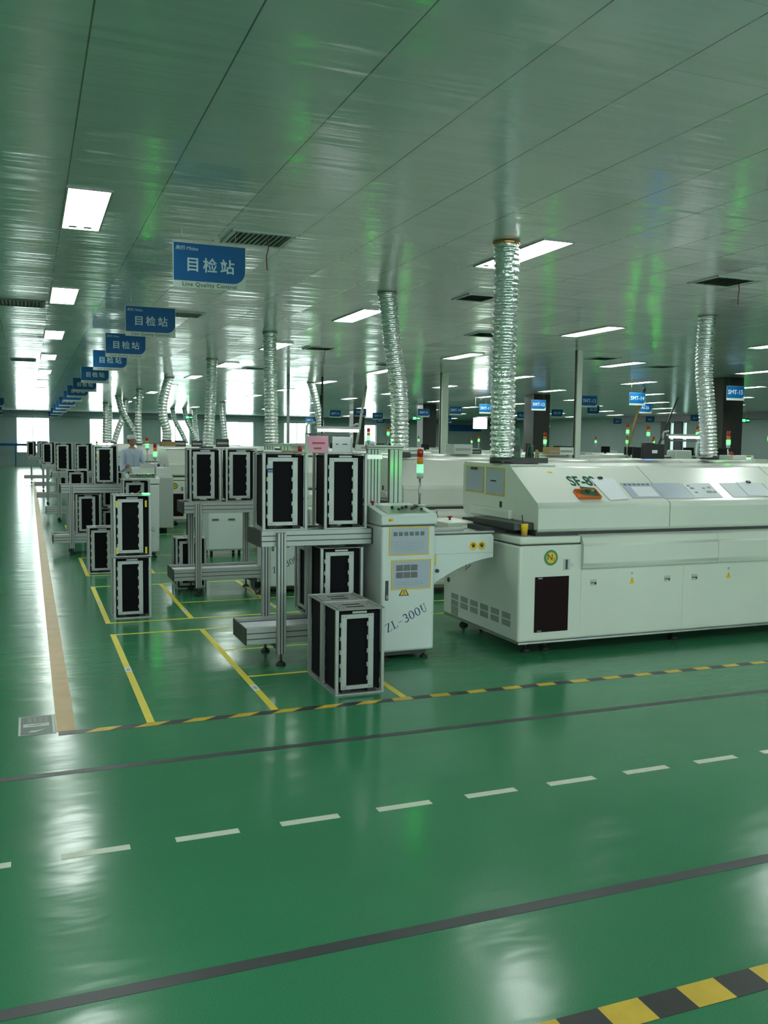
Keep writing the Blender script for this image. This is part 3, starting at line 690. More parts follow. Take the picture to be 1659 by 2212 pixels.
def unloader():
    t = thing('unloader_cabinet', '', 'unloader cabinet', (2.44, 6.18, 0)); o = Vector((2.44, 6.18, 0)); w, d = .44, .56
    b = MB(); b.box(0, w, 0, d, .07, 1.03, 'panelwhite', .022, 3); b.build('cabinet_body', t)
    b = MB().prism([(-.006, 1.035), (-.006, 1.115), (.30, 1.165), (d+.004, 1.165), (d+.004, 1.035)], 'x', -.006, w+.006, 'panelwhite', .012); b.build('console', t)
    MB().box(.01, w-.01, .004, d-.01, 1.028, 1.037, 'groove').build('seam', t)
    th = math.atan2(.05, .306); R = Matrix.Translation((0, -.006, 1.1155)) @ Matrix.Rotation(th, 4, 'X')
    q = MB().box(.05, w-.05, .03, .28, 0, .003, 'steel'); o_ = q.build('control_panel', t); o_.matrix_local = R
    for (x, y) in ((.16, .21), (.19, .15), (.235, .19), (.28, .22), (.305, .16), (.345, .2), (.375, .23), (.375, .14)):
        k = MB().tube([(0, 0, 0), (0, 0, .012), (0, 0, .014)], [.011, .011, .008], 'cap', 12).build('push_button', t); k.matrix_local = R @ Matrix.Translation((x, y, .003))
    k = MB().tube([(0, 0, 0), (0, 0, .02)], .009, 'cap', 12).tube([(0, 0, .02), (0, 0, .028), (0, 0, .034)], [.02, .02, .014], 'redplain', 16).build('emergency_stop', t); k.location = (.06, .36, 1.165)
    MB().box(.045, .085, -.0085, -.006, 1.065, 1.088, 'warn').box(.055, .065, -.009, -.0085, 1.072, 1.08, 'ink').build('sticker', t)
    MB().box(.03, .055, -.006, .0, .47, .62, 'cap', .002, 1).box(.035, .05, -.009, -.006, .48, .51, 'grey').build('door_handle', t)
    # electrical warning sticker under the lower sheet
    MB().poly([(.14, -.001, .50), (.225, -.001, .50), (.183, -.001, .575)], 'ink').poly([(.151, -.0015, .506), (.214, -.0015, .506), (.183, -.0015, .562)], 'warn').box(.180, .185, -.0022, -.0016, .512, .545, 'ink').build('warning_sticker', t)
    serif_text(t, Matrix.Translation((.055, -.0015, .225)) @ Matrix.Rotation(PI/2, 4, 'X') @ Matrix.Rotation(math.radians(25), 4, 'Z') @ Matrix.Scale(.062, 4))
    for x in (.06, w-.06):
        for y in (.06, d-.06): MB().tube([(x, y, .02), (x, y, .075)], .009, 'darksteel', 10).tube([(x, y, 0), (x, y, .01), (x, y, .025)], [.032, .032, .012], 'rubber', 14).build('levelling_foot', t)
    MB().box(.05, w-.05, .05, d-.05, .035, .075, 'cap').build('underframe', t)
    tower_parts(t, .42, .27, 1.165, 1.455)
    # lifting mast behind the cabinet
    m = MB(); extr(m, .10, .21, .58, .63, .05, 1.60, 'z', 4); m.build('lift_mast', t)
    m = MB(); extr(m, .29, .40, .58, .63, .05, 1.60, 'z', 3); m.build('lift_mast', t)
    extr(MB(), .09, .41, .575, .635, 1.60, 1.63, 'x', 2).build('mast_bar', t)
    MB().box(-.16, .10, .60, .64, 1.52, 1.545, 'darksteel').box(.08, .22, .572, .58, 1.52, 1.555, 'steel').build('clamp_arm', t)
    MB().box(-.02, .46, .57, .80, 0.0, .05, 'darksteel').build('mast_base', t)
    return t
UN = unloader(); UN['label'] = 'white board unloader cabinet lettered ZL-300U beside the front magazines'; UN['group'] = 'board unloader cabinets'
MAST = ('lift_mast', 'mast_bar', 'mast_base', 'clamp_arm')
dup(UN, (2.40, 9.40, 0), 'white unloader cabinet at the second conveyor, mostly hidden, red and green lamp showing')
dup(UN, (1.26, 12.85, 0), 'white unloader cabinet with slanted control console behind the two-high stack', skip=MAST)
dup(UN, (1.2, 23.7, 0), 'white unloader cabinet in the fifth row', skip=MAST)
def sheet(label, x0, x1, z0, z1, y, frame='yellow', pics=(), blue=True, rows=0, pic_m='print'):
    t = thing('instruction_sheet', label, 'instruction sheet', ((x0+x1)/2, y, z0)); o = t.location
    w = x1-x0; h = z1-z0
    MB().box(-w/2, w/2, -.003, 0, 0, h, 'bluepaper' if blue else 'paper').build('sheet', t)
    if frame:
        f = .008
        MB().box(-w/2-f, w/2+f, -.0035, -.0005, h, h+f, 'warn').box(-w/2-f, w/2+f, -.0035, -.0005, -f, 0, 'warn').box(-w/2-f, -w/2, -.0035, -.0005, 0, h, 'warn').box(w/2, w/2+f, -.0035, -.0005, 0, h, 'warn').build('tape_border', t)
    for (px, pz, pw, ph) in pics: MB().box(-w/2+px, -w/2+px+pw, -.0042, -.003, pz, pz+ph, pic_m).build('picture', t)
    b = MB()
    for k in range(rows): b.box(-w/2+.03, w/2-.03-.05*random.random(), -.0036, -.003, .03+k*.016, .032+k*.016, 'grey')
    if rows: b.build('print_lines', t)
    return t
YC = 6.178
sheet('upper framed instruction sheet on the ZL-300U cabinet with six small photos in a row', 2.505, 2.815, .815, 1.015, YC, 'yellow', [(.025+k*.044, .14, .032, .03) for k in range(6)], True, 5)
sheet('lower framed instruction sheet on the ZL-300U cabinet with two rows of photos', 2.525, 2.835, .555, .765, YC, 'yellow', [(.03+(k % 3)*.06, .135-(k//3)*.055, .055, .045) for k in range(6)], True, 2)

# linking conveyor between cabinet and oven
t = thing('link_conveyor', 'white linking conveyor with two yellow round stickers between cabinet and oven', 'conveyor', (2.93, 6.3, 0))
prof = [(-.045, .935), (.50, .935), (.515, .92), (.515, .75)]
for k in range(1, 11): u = k/10; prof.append((.515-.56*u, .75-.05*u-.17*u*u))
MB().prism(prof, 'y', .0, .40, 'panelwhite', .0).build('body', t)
MB().box(-.02, .516, -.001, 0, .788, .79, 'grey').build('seam', t)
MB().box(-.02, .55, .05, .075, .936, .955, 'alu').box(-.02, .40, .30, .325, .936, .965, 'alu').box(-.02, .6, .02, .03, .936, .945, 'cap').build('rail', t)
for x in (.335, .41):
    k = MB().tube([(x, -.002, .845), (x, 0, .845)], .034, 'warn', 24).build('button_sticker', t)
    MB().tube([(x, -.006, .845), (x, -.002, .845)], .012, 'ink', 16).tube([(x+.018*math.cos(a/6), -.003, .845+.018*math.sin(a/6)) for a in range(3, 18)], .003, 'ink', 6).build('turn_symbol', k)
MB().tube([(.02, -.018, .66), (.02, 0, .66)], .014, 'cap', 12).build('knob', t)
MB().box(.0, .012, -.0015, 0, .70, .79, 'warn').box(-.02, .0, -.0015, 0, .78, .79, 'warn').build('tape_mark', t)
b = MB().tube([(.33, .1, .69), (.31, .08, .64), (.36, .09, .68)], .004, 'cap', 6); b.build('cable', t)

# ------------------------------------------------------------------ reflow oven
def oven():
    t = thing('reflow_oven', '', 'reflow oven'); L, D = 5.6, 1.36
    b = MB(); b.box(0, L, 0, D, .10, .865, 'white', .02, 3); b.build('base_body', t)
    for a_ in (0, L-.56): MB().box(a_, a_+.56, 0, D, .873, .932, 'white', .014, 3).build('corner_cover', t)
    MB().box(.01, L-.01, .012, D-.01, .86, .88, 'groove').box(.17, L-.17, .05, D-.02, .88, .98, 'groove').build('inner_gap', t)
    xs = [.562, 1.92, 3.30, L-.562]
    for a, c in zip(xs, xs[1:]):
        MB().prism([(-.02, .662), (-.034, .70), (-.034, .86), (.0, .925), (.06, .940), (.3, .945), (.3, .662)], 'x', a+.0015, c-.0015, 'white', .012).build('front_panel', t)
    # hood
    prof = [(.035, .958), (.035, 1.18), (.50, 1.475), (D-.01, 1.482), (D-.01, 1.08), (D-.06, 1.01), (D-.28, .985)]
    b = MB(); b.prism(prof, 'x', .18, L-.18, 'white', .03, 4); h = b.build('hood', t)
    MB().prism([(.50, 1.474), (.5, 1.484), (D-.02, 1.492), (D-.02, 1.48)], 'x', .185, .62, 'white').build('hood_cap', t)
    for x in (1.45, 2.83, 4.2): MB().prism([(.0335, .98), (.0335, 1.18), (.5, 1.4765), (.5, 1.4745), (.0355, 1.178), (.0355, .98)], 'x', x-.0018, x+.0018, 'groove').build('hood_seam', t)
    MB().box(.13, .18, .42, 1.12, 1.035, 1.11, 'white', .008, 2).build('entry_lip', t)
    MB().box(.0, .2, .10, .80, .975, 1.035, 'darksteel', .006, 1).box(-.06, .18, .34, .78, .934, .975, 'cap').build('entry_tunnel', t)
    MB().box(.172, .181, .62, .65, 1.12, 1.17, 'ink').build('hood_latch', t)
    p = MB().box(-.14, .16, 1.0, D+.12, .905, .965, 'white', .01, 2).box(-.08, .1, 1.02, D-.1, .60, .905, 'white').build('side_shelf', t)
    MB().tube([(0, 1.25, .965), (0, 1.25, .985)], .01, 'cap', 12).tube([(0, 1.25, .985), (0, 1.25, 1.0)], .022, 'redplain', 16).build('emergency_stop', p)
    # front door panels
    for a, c in ((.565, 1.576), (1.58, 3.09), (3.094, 4.6)):
        dr = MB().box(a+.003, c-.003, -.003, .0, .135, .655, 'white', .0015, 1).build('door', t)
        for hx in ((a+.12), (c-.16)):
            MB().box(hx-.03, hx+.03, -.006, -.003, .525, .575, 'cabinetgrey').box(hx-.028, hx+.028, -.0065, -.006, .545, .552, 'ink').box(hx+.01, hx+.028, -.0065, -.006, .535, .546, 'ink').build('recessed_handle', dr)
        cx_ = (a+c)/2-.01 if a < 1 else (a+.485 if a < 2 else (a+c)/2)
        MB().tube([(cx_, -.008, .61), (cx_, -.003, .61)], .011, 'steel', 14).build('lock', dr)
        MB().poly([(cx_-.022, -.0045, .535), (cx_+.022, -.0045, .535), (cx_, -.0045, .585)], 'warn').box(cx_-.001, cx_+.001, -.0055, -.0046, .545, .566, 'ink').box(cx_-.022, cx_+.022, -.0045, -.0035, .525, .535, 'warn').build('warning_sticker', dr)
    MB().box(.144, .453, -.004, 0, .175, .615, 'maroon').box(.17, .21, -.005, -.004, .598, .61, 'grey').box(.17, .21, -.005, -.004, .18, .19, 'grey').build('filter_screen', t)
    bd = MB().tube([(.283, -.003, .765), (.283, 0, .765)], .062, 'green', 36).build('round_badge', t)
    MB().tube([(.283, -.0045, .765), (.283, -.003, .765)], .044, 'warn', 30).build('badge_centre', bd)
    text_obj('N', .068, 'ink', t, Matrix.Translation((.272, -.0052, .768)) @ FRONT, name='badge_letter', extr=.0004)
    text_obj('2', .032, 'ink', t, Matrix.Translation((.308, -.0052, .75)) @ FRONT, name='badge_letter', extr=.0004)
    MB().box(.40, .458, -.004, 0, .662, .75, 'cabinetgrey').box(.418, .436, -.0055, -.004, .668, .745, 'groove').build('latch', t)
    MB().tube([(.485, -.008, .703), (.485, 0, .703)], .013, 'steel', 14).build('lock', t)
    for i in range(6):
        y = .12+i*.186
        for z in (.205, .265): MB().box(-.003, 0, y, y+.135, z, z+.048, 'grey').build('vent_grille', t)
    MB().box(-.003, 0, 1.05, 1.185, .12, .2, 'grey').build('vent_grille', t)
    MB().tube([(-.006, 1.25, .42), (0, 1.25, .42)], .022, 'cap', 14).build('cable_port', t)
    MB().box(.01, L-.01, .005, D-.01, .085, .10, 'steel').build('bottom_rail', t)
    for x in (.14, .32, 1.6, 2.9, 4.2, L-.2):
        for y in (.12, D-.15):
            f = MB().tube([(x, y, .03), (x, y, .09)], .012, 'darksteel', 10).tube([(x, y, 0), (x, y, .012), (x, y, .035)], [.04, .04, .015], 'rubber', 14); f.build('levelling_foot', t)
    return t
OV = oven(); OV.location = (3.53, 6.03, 0); OV['label'] = 'large white reflow oven with sloping hood nearest the camera, SF-82 lettering'; OV['group'] = 'white reflow ovens'
OW = []
for k, (x, y) in enumerate([(3.55, 8.80), (3.25, 12.75), (2.35, 17.7), (3.1, 23.6), (3.1, 29.7), (3.0, 37.3)]):
    OW.append(dup(OV, (x, y, 0), 'white reflow oven in the %s row, seen over the nearest oven' % ORD[k+1], skip=('side_shelf',)))
SL = Matrix.Translation((3.53, 6.065, 1.18)) @ Matrix.Rotation(math.atan2(.295, .465), 4, 'X')   # hood slope frame: x along, y up the slope
text_obj('SF-82', .19, 'textgreen', OV, Matrix.Translation((0, .035, 1.18)) @ Matrix.Rotation(math.atan2(.295, .465), 4, 'X') @ Matrix.Translation((.765, .315, .002)), bold=.004, sx=.66)
k = MB().box(.49, .535, .445, .465, 0, .001, 'warn').build('hood_sticker', OV); k.matrix_local = Matrix.Translation((0, .035, 1.18)) @ Matrix.Rotation(math.atan2(.295, .465), 4, 'X') @ Matrix.Translation((0, 0, .001))
def slope_sheet(label, cx_, cy_, w, h, rot, m='paper', clip=False, pics=(), inner=None, lift=.002):
    t = thing('document_sheet', label, 'document'); t.matrix_world = SL @ Matrix.Translation((cx_, cy_, lift)) @ Matrix.Rotation(math.radians(rot), 4, 'Z')
    MB().box(-w/2, w/2, -h/2, h/2, 0, .002, m).build('sheet', t)
    if m == 'bluepaper': MB().box(-w/2-.004, w/2+.004, -h/2-.004, h/2+.004, -.0015, 0, 'cabinetgrey').build('sleeve', t)
    if inner: MB().box(*inner, .002, .003, 'paper').build('inner_sheet', t)
    for (x, y, a, c) in pics: MB().box(x, x+a, y, y+c, .002, .0032, 'print').build('picture', t)
    if clip: MB().box(-.022, .022, h/2-.012, h/2+.014, .002, .016, 'cap', .003, 1).build('binder_clip', t)
    return t
slope_sheet('white papers with black binder clip covering part of the SF-82 lettering', .96, .20, .20, .30, 4, 'paper', True, lift=.005)
slope_sheet('loose white sheet under the clipped papers', 1.0, .24, .16, .24, -6, 'paper', lift=.002)
slope_sheet('blue sleeved sheet with a row of small photos on the hood', 1.268, .18, .30, .215, 0, 'bluepaper', pics=[(-.13+k_*.046, .07, .03, .025) for k_ in range(6)], inner=(-.08, .13, -.09, .05))
slope_sheet('plain blue sleeved sheet on the hood, second of the row', 1.585, .17, .305, .225, 0, 'bluepaper')
slope_sheet('white sheet with scattered small photos on the hood, right of the blue sheets', 1.905, .17, .30, .215, 0, 'paper', pics=[(-.12, .06, .03, .02), (-.11, .02, .04, .025), (-.1, -.04, .03, .02), (.02, .02, .03, .02), (.08, .03, .035, .02), (.03, -.04, .06, .03), (.1, -.04, .03, .025)])
slope_sheet('flat white sheet under the right-hand clipped papers', 2.30, .17, .26, .215, 0, 'paper')
slope_sheet('white clipped papers on the hood at the right edge', 2.49, .175, .27, .205, -3, 'paper', True, lift=.006)
slope_sheet('white sheet leaving the picture at the right edge of the hood', 2.80, .17, .29, .21, 2, 'paper', lift=.002)
t = thing('parts_tray', 'small orange tray on the hood slope holding a green board', 'tray'); t.matrix_world = SL @ Matrix.Translation((.69, .115, .002)) @ Matrix.Rotation(0, 4, 'Z')
MB().box(-.105, .105, -.055, .055, 0, .004, 'orange').build('tray_floor', t)
MB().box(-.105, .105, -.055, -.05, .004, .03, 'orange').box(.1, .105, -.05, .055, .004, .03, 'orange').box(-.105, -.1, -.05, .055, .004, .015, 'orange').box(-.1, .1, .05, .055, .004, .03, 'orange').build('tray_rim', t)
t = tag(MB().box(-.07, .07, -.045, .045, 0, .002, 'pcb').box(-.03, .0, -.02, .01, .002, .01, 'cap').box(.02, .05, 0, .02, .002, .008, 'grey').build('circuit_board'), 'green circuit board leaning in the orange tray', 'circuit board')
t.matrix_world = SL @ Matrix.Translation((.725, .155, .016)) @ Matrix.Rotation(math.radians(12), 4, 'X') @ Matrix.Rotation(math.radians(-8), 4, 'Z')
t = thing('yellow_cup', 'yellow cup with a dark pen on the oven corner cover', 'cup', (3.62, 6.12, .933))
MB().tube([(0, 0, .022), (0, 0, .096)], [.024, .030], 'warn', 20).build('cup_body', t)
MB().tube([(0, 0, 0), (0, 0, .022)], [.026, .024], 'card', 16).build('cup_base', t)
tag(MB().tube([(-.004, 0, .05), (-.025, .0, .165)], .004, 'ink', 8).build('pen', None, (3.62, 6.12, .933)), 'dark pen standing in the yellow cup', 'pen')
# hood end documents
def end_sheet(label, y0, y1, z0, z1, x, clip=False):
    t = thing('clipboard_sheet', label, 'document', (x, (y0+y1)/2, z0)); w = y1-y0; h = z1-z0
    MB().box(-.004, 0, -w/2, w/2, 0, h, 'bluepaper').build('sheet', t)
    MB().box(-.003, .0, -w/2-.012, w/2+.012, h, h+.012, 'hyellow').box(-.003, 0, -w/2-.012, w/2+.012, -.012, 0, 'hyellow').box(-.003, 0, -w/2-.012, -w/2, 0, h, 'hyellow').box(-.003, 0, w/2, w/2+.012, 0, h, 'hyellow').build('tape_border', t)
    if clip: MB().box(-.02, -.004, -.05, .05, h-.015, h+.005, 'darksteel').build('clip', t)
    else: MB().box(-.0046, -.004, -.02, .08, h*.5, h*.5+.012, 'ink').build('print_lines', t)
end_sheet('clipboard with pale papers on the oven end, left of two', 6.99, 7.31, 1.235, 1.44, 3.709, True)
end_sheet('blue sleeved sheet on the oven end, right of two', 6.62, 6.92, 1.225, 1.44, 3.709)
# black tray of boards on the hood
t = thing('black_tray', 'black tray on top of the nearest oven beside the duct', 'tray', (3.98, 6.78, 1.493))
MB().box(-.2, .17, -.13, .13, 0, .01, 'cap').build('tray_floor', t)
MB().box(-.2, .17, -.13, -.12, .01, .045, 'cap').box(-.2, .17, .12, .13, .01, .045, 'cap').box(-.2, -.19, -.12, .12, .01, .045, 'cap').box(.16, .17, -.12, .12, .01, .045, 'cap').build('tray_rim', t)
for i, (x, h, w, m, lab) in enumerate([(-.10, .28, .10, 'cablegreen', 'tall dark green board standing in the black tray beside the duct'), (.02, .16, .05, 'darksteel', 'short dark board in the middle of the black tray'), (.065, .14, .04, 'cablegreen', 'short green board in the black tray'), (.11, .10, .06, 'card', 'brown coil of wire at the right end of the black tray')]):
    b = MB().box(-w/2, w/2, -.012, .012, 0, h, m, .006, 2).box(-w/2+.01, w/2-.01, -.018, -.012, h*.3, h*.5, 'cap').box(-w/2+.015, w/2-.02, -.016, -.012, h*.65, h*.75, 'darksteel')
    o = b.build('standing_board', None, (3.98+x, 6.74, 1.505)); o.rotation_euler = (0, math.radians((-4, 5, -7, 12)[i]), .3*i); tag(o, lab, 'board')

# ------------------------------------------------------------------ things on the second and third rows
def bench(label, x, y, w, pink=True, zf=1.50, zt=1.92, scale=1.):
    t = thing('inspection_stand', label, 'inspection stand', (x, y, 0))
    for xx in (0, w):
        MB().box(xx-.015, xx+.015, -.015, .015, 0, zf+.24, 'cabinetgrey').build('post', t)
    MB().box(-.015, w+.015, -.012, .012, zf+.225, zf+.25, 'darksteel').box(-.015, w+.015, -.012, .012, zf-.02, zf+.0, 'cap').build('cross_bar', t)
    MB().tube([(0, 0, zf+.25), (0, 0, zf+.33), (.02, 0, zf+.36), (.1, 0, zf+.37)], .014, 'cabinetgrey', 8).build('lamp_arm', t)
    MB().tube([(w, 0, zf+.25), (w-.02, 0, zf+.32), (w+.06, 0, zf+.36), (w+.1, 0, zf+.36)], .014, 'cabinetgrey', 8).build('lamp_arm', t)
    q = MB().box(.1, w+.1, -.05, .05, zf+.30, zf+.33, 'cabinetgrey').build('lamp_housing', t)
    MB().box(.14, w+.08, -.04, .04, zf+.27, zf+.30, 'lamp').build('lamp_tube', q)
    MB().box(-.02, w+.02, -.2, .2, .86, .9, 'white').box(-.01, w+.01, -.18, .18, .1, .86, 'white').box(0, w, -.15, .15, 0, .1, 'rubber').build('bench_top', t)
    return t
bench('inspection stand with white tube lamp above the front magazines', 2.92, 9.75, .53)
tag(MB().box(0, .24, -.02, -.016, 0, .20, 'pink').box(.05, .2, -.0215, -.02, .11, .13, 'redplain').box(.07, .16, -.0215, -.02, .05, .07, 'redplain').build('pink_notice', None, (2.93, 9.75, 1.52)), 'pink paper notice on the inspection stand', 'notice')
tag(MB().box(0, .22, -.02, -.016, 0, .19, 'paper').box(.04, .07, -.0215, -.02, .10, .11, 'ink').box(.12, .18, -.0215, -.02, .10, .11, 'ink').build('white_notice', None, (3.22, 9.75, 1.525)), 'white paper notice on the inspection stand, right of the pink one', 'notice')
bench('pale inspection stand with lamp at the right edge beyond the nearest oven', 8.45, 10.5, .62)
tag(MB().box(0, .16, 0, .12, 0, .06, 'cap', .006, 1).build('duct_base_box', None, (3.72, 9.0, 1.494)), 'low black box at the foot of the leaning duct', 'box')
t = thing('monitor', 'black monitor seen from behind on the second oven', 'monitor', (7.26, 9.2, 1.493))
MB().box(-.165, .165, -.02, .02, .0, .185, 'monitor', .008, 2).build('screen_case', t); MB().box(-.03, .05, -.022, -.02, .07, .11, 'paper').build('sticker', t); MB().box(-.05, .05, .02, .1, 0, .01, 'monitor').build('monitor_foot', t)
b = MB().box(0, .34, 0, .25, 0, .055, 'white', .006, 2).build('control_box', None, (8.35, 9.0, 1.493)); tag(b, 'white control box with coloured sticker on the second oven, right side', 'control box')
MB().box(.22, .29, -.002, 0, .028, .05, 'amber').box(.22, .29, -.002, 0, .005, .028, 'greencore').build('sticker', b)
b = thing('grey_computer', 'grey monitor turned away on the pale inspection stand', 'monitor', (8.75, 10.5, 1.3)); MB().box(-.15, .15, -.1, .1, .02, .3, 'cabinetgrey', .02, 2).build('screen_case', b); MB().box(-.06, .06, -.03, .03, -.4, .02, 'cabinetgrey').build('monitor_foot', b)
# white cabinet with two handles
t = thing('small_cabinet', 'low white cabinet with two handles seen through the second conveyor', 'cabinet', (2.35, 12.65, 0))
MB().box(0, .50, 0, .5, .09, .66, 'panelwhite', .006, 2).build('cabinet_body', t)
for x in (.05, .28): MB().box(x, x+.1, -.006, 0, .52, .55, 'grey').box(x+.01, x+.09, -.008, -.006, .53, .54, 'ink').build('handle', t)
MB().box(.0, .5, -.004, 0, .095, .115, 'grey').box(.49, .52, -.004, .5, .09, .66, 'alu').build('edge_trim', t)
for x in (.05, .45):
    for y in (.05, .45): MB().tube([(x, y, 0), (x, y, .09)], .02, 'rubber', 10).build('foot', t)
# cable bundle on the floor
tag(MB().tube([(2.22, 9.35, .17), (2.21, 9.33, .09), (2.24, 9.3, .03), (2.32, 9.28, .02), (2.40, 9.3, .03)], .012, 'cap', 8).tube([(2.26, 9.32, .02), (2.30, 9.34, .07), (2.36, 9.33, .06), (2.38, 9.3, .02)], .014, 'cap', 8).build('cable_coil'), 'black cable coil on the floor behind the nearest conveyor leg', 'cable')
# trolley (black legs) between the rows
t = thing('wire_trolley', 'thin black trolley frame behind the second conveyor', 'trolley', (2.5, 15.4, 0))
for x in (0, .18): MB().tube([(x, 0, 0), (x, 0, .75)], .014, 'cap', 8).build('leg', t)
MB().tube([(-.1, 0, .02), (.3, 0, .02)], .02, 'cap', 8).tube([(0, 0, .3), (.2, 0, .34)], .012, 'cap', 8).build('base_bar', t)
# console in front of the worker
t = thing('printer_console', 'pale grey machine console in front of the worker in the white cap', 'console', (1.75, 16.4, 0))
MB().prism([(-.3, .1), (-.3, 1.0), (-.1, 1.04), (.1, 1.16), (.5, 1.16), (.5, .1)], 'x', -.05, .62, 'cabinetgrey', .02).build('console_body', t)
MB().box(.1, .4, .1, .12, 1.16, 1.23, 'cabinetgrey').box(.05, .1, -.25, -.2, 1.0, 1.06, 'redplain').build('control_box', t)
MB().box(0, .1, 0, .4, 0, .1, 'rubber').box(.45, .55, 0, .4, 0, .1, 'rubber').build('foot', t)
# carton under the crooked duct
tag(MB().box(3.25, 3.62, 24.1, 24.5, 1.493, 1.62, 'card', .004, 1).build('carton'), 'brown carton under the crooked foil duct on the fifth oven', 'carton')

# placement machines beyond the ovens
def placer(full=True):
    t = thing('placement_machine', '', 'placement machine')
    MB().box(0, 1.5, 0, 1.6, .08, .9, 'cabinetgrey', .02, 2).build('base_body', t)
    MB().prism([(.05, .9), (.05, 1.15), (.35, 1.42), (1.3, 1.42), (1.55, 1.1), (1.55, .9)], 'x', .04, 1.46, 'white', .02, 2).build('hood', t)
    MB().box(.3, .62, .2, .24, 1.44, 1.63, 'monitor', .006, 1).box(.44, .48, .21, .25, 1.4, 1.46, 'cap').build('monitor_screen', t)
    MB().box(.9, 1.2, .6, .9, 1.42, 1.50, 'cabinetgrey').build('control_box', t)
    MB().box(.1, 1.4, .1, 1.5, 0, .08, 'rubber').build('plinth', t)
    return t
PM = placer(); n = 0; rows = [(9.4, 10), (12.75, 4), (17.7, 6), (23.6, 7), (29.7, 7), (37.3, 8), (44.0, 6)]
first = True
ln = ['second', 'third', 'fourth', 'fifth', 'sixth', 'seventh', 'eighth']
for k, (y, cnt) in enumerate([(9.0, 0), (12.75, 3), (17.7, 4), (23.6, 5), (29.7, 5), (37.3, 6)]):
    for j in range(cnt):
        x = (9.5 if k else 9.3)+j*1.75
        lab = 'pale placement machine in the %s row, %s machine beyond the oven' % (ln[k], ORD[j])
        if first: PM.location = (x, y, 0); PM['label'] = lab; PM['group'] = 'pale placement machines'; first = False
        else: dup(PM, (x, y, 0), lab)
# free-standing signal towers
def tower(label, x, y, zg, z0=1.42, lit='greenlamp'):
    t = thing('signal_tower', label, 'signal tower', (x, y, z0), group='signal towers with lit lamps')
    tower_parts(t, 0, 0, 0, zg-z0, .026, False, lit)
    return t
TW = [(7.7, 18.3, 1.71), (7.3, 18.2, 1.86), (8.2, 24.3, 1.73), (5.0, 13.3, 1.73), (5.45, 13.4, 1.69), (8.23, 13.3, 1.71), (10.45, 14.0, 1.92), (11.45, 18.5, 1.74), (7.52, 13.2, 1.59), (13.8, 18.5, 1.76), (16.99, 24.4, 1.78), (14.92, 18.9, 1.75), (10.69, 13.7, 1.88), (14.1, 24.4, 1.76), (13.5, 13.6, 1.83), (14.5, 18.4, 1.67), (9.0, 9.8, 1.72), (12.71, 24.3, 1.77), (13.36, 30.3, 1.77), (10.1, 24.4, 1.86), (7.43, 24.5, 1.71), (2.0, 16.7, 1.55), (11.3, 30.2, 1.75), (15.6, 30.4, 1.74), (12.0, 13.9, 1.9)]
for i, (x, y, z) in enumerate(TW):
    rowi = {9: 'second', 13: 'third', 14: 'third', 18: 'fourth', 24: 'fifth', 30: 'sixth', 15: 'third'}.get(int(y), 'third')
    tower('green-lit signal tower on the %s row, %s from the left in that row' % (rowi, ORD[sorted([q[0] for q in TW if abs(q[1]-y) < 1.2]).index(x)]), x, y, z, 1.16 if x < 3 else 1.42 if x > 9.2 else 1.484)
# beacons
for i, (x, y) in enumerate([(12.2, 13.2), (6.3, 18.4), (14.0, 24.1)]):
    t = thing('red_beacon', ['round red beacon on a grey box beyond the power pole', 'small red beacon left of the white power pole', 'far red beacon among the fifth row machines'][i], 'beacon', (x, y, 1.42 if i != 1 else 1.48))
    MB().box(-.09, .09, -.06, .06, 0, .05, 'cabinetgrey').build('beacon_base', t); MB().tube([(0, 0, .05), (0, 0, .1), (0, 0, .135), (0, 0, .15)], [.045, .045, .035, .01], 'red', 14).build('beacon_lens', t)
# clutter on oven tops
CL = [('white_box', 'white', .5, .3, .10, 5.6, 13.2, 'long white box lying on the third oven'), ('grey_box', 'cabinetgrey', .34, .3, .16, 6.6, 13.3, 'grey box on the third oven right of the pole'), ('carton', 'card', .22, .2, .13, 8.3, 13.2, 'small brown carton on the third oven'),
      ('white_box', 'white', .3, .25, .13, 8.55, 13.25, 'white box beside the brown carton on the third oven'), ('black_monitor', 'monitor', .3, .05, .17, 4.2, 24.2, 'black monitor on the fifth oven beside the crooked duct'), ('black_monitor', 'monitor', .3, .05, .17, 3.8, 24.5, 'second black monitor on the fifth oven'),
      ('black_monitor', 'monitor', .36, .05, .22, 4.9, 24.3, 'larger black monitor on the fifth oven, right of the others'), ('grey_box', 'cabinetgrey', .5, .3, .14, 5.2, 18.4, 'grey box on the fourth oven'), ('dark_bag', 'cap', .24, .18, .08, 6.9, 13.4, 'dark folded bag on the third oven'),
      ('white_box', 'panelwhite', .6, .3, .12, 7.0, 18.5, 'pale panel lying on the fourth oven'), ('black_case', 'cap', .3, .2, .07, 3.45, 13.55, 'black base box under the third row duct')]
for nme, m, w, d, h, x, y, lab in CL:
    if lab.startswith('black base box'): x -= 0; y = 13.0
    tag(MB().box(-w/2, w/2, -d/2, d/2, 0, h, m, .008, 2).box(-w/2+.03, w/2-.03, -d/2-.001, -d/2, h*.35, h*.6, 'grey').build(nme, None, (x, y, 1.484)), lab, nme.replace('_', ' ').split()[-1])
# lit screen
tag(MB().box(-.1, .1, -.02, .02, 0, .2, 'monitor').box(-.085, .085, -.022, -.02, .02, .18, 'screen').build('lit_monitor', None, (7.85, 10.05, 1.493)), 'small monitor glowing blue left of the right-edge duct', 'monitor')
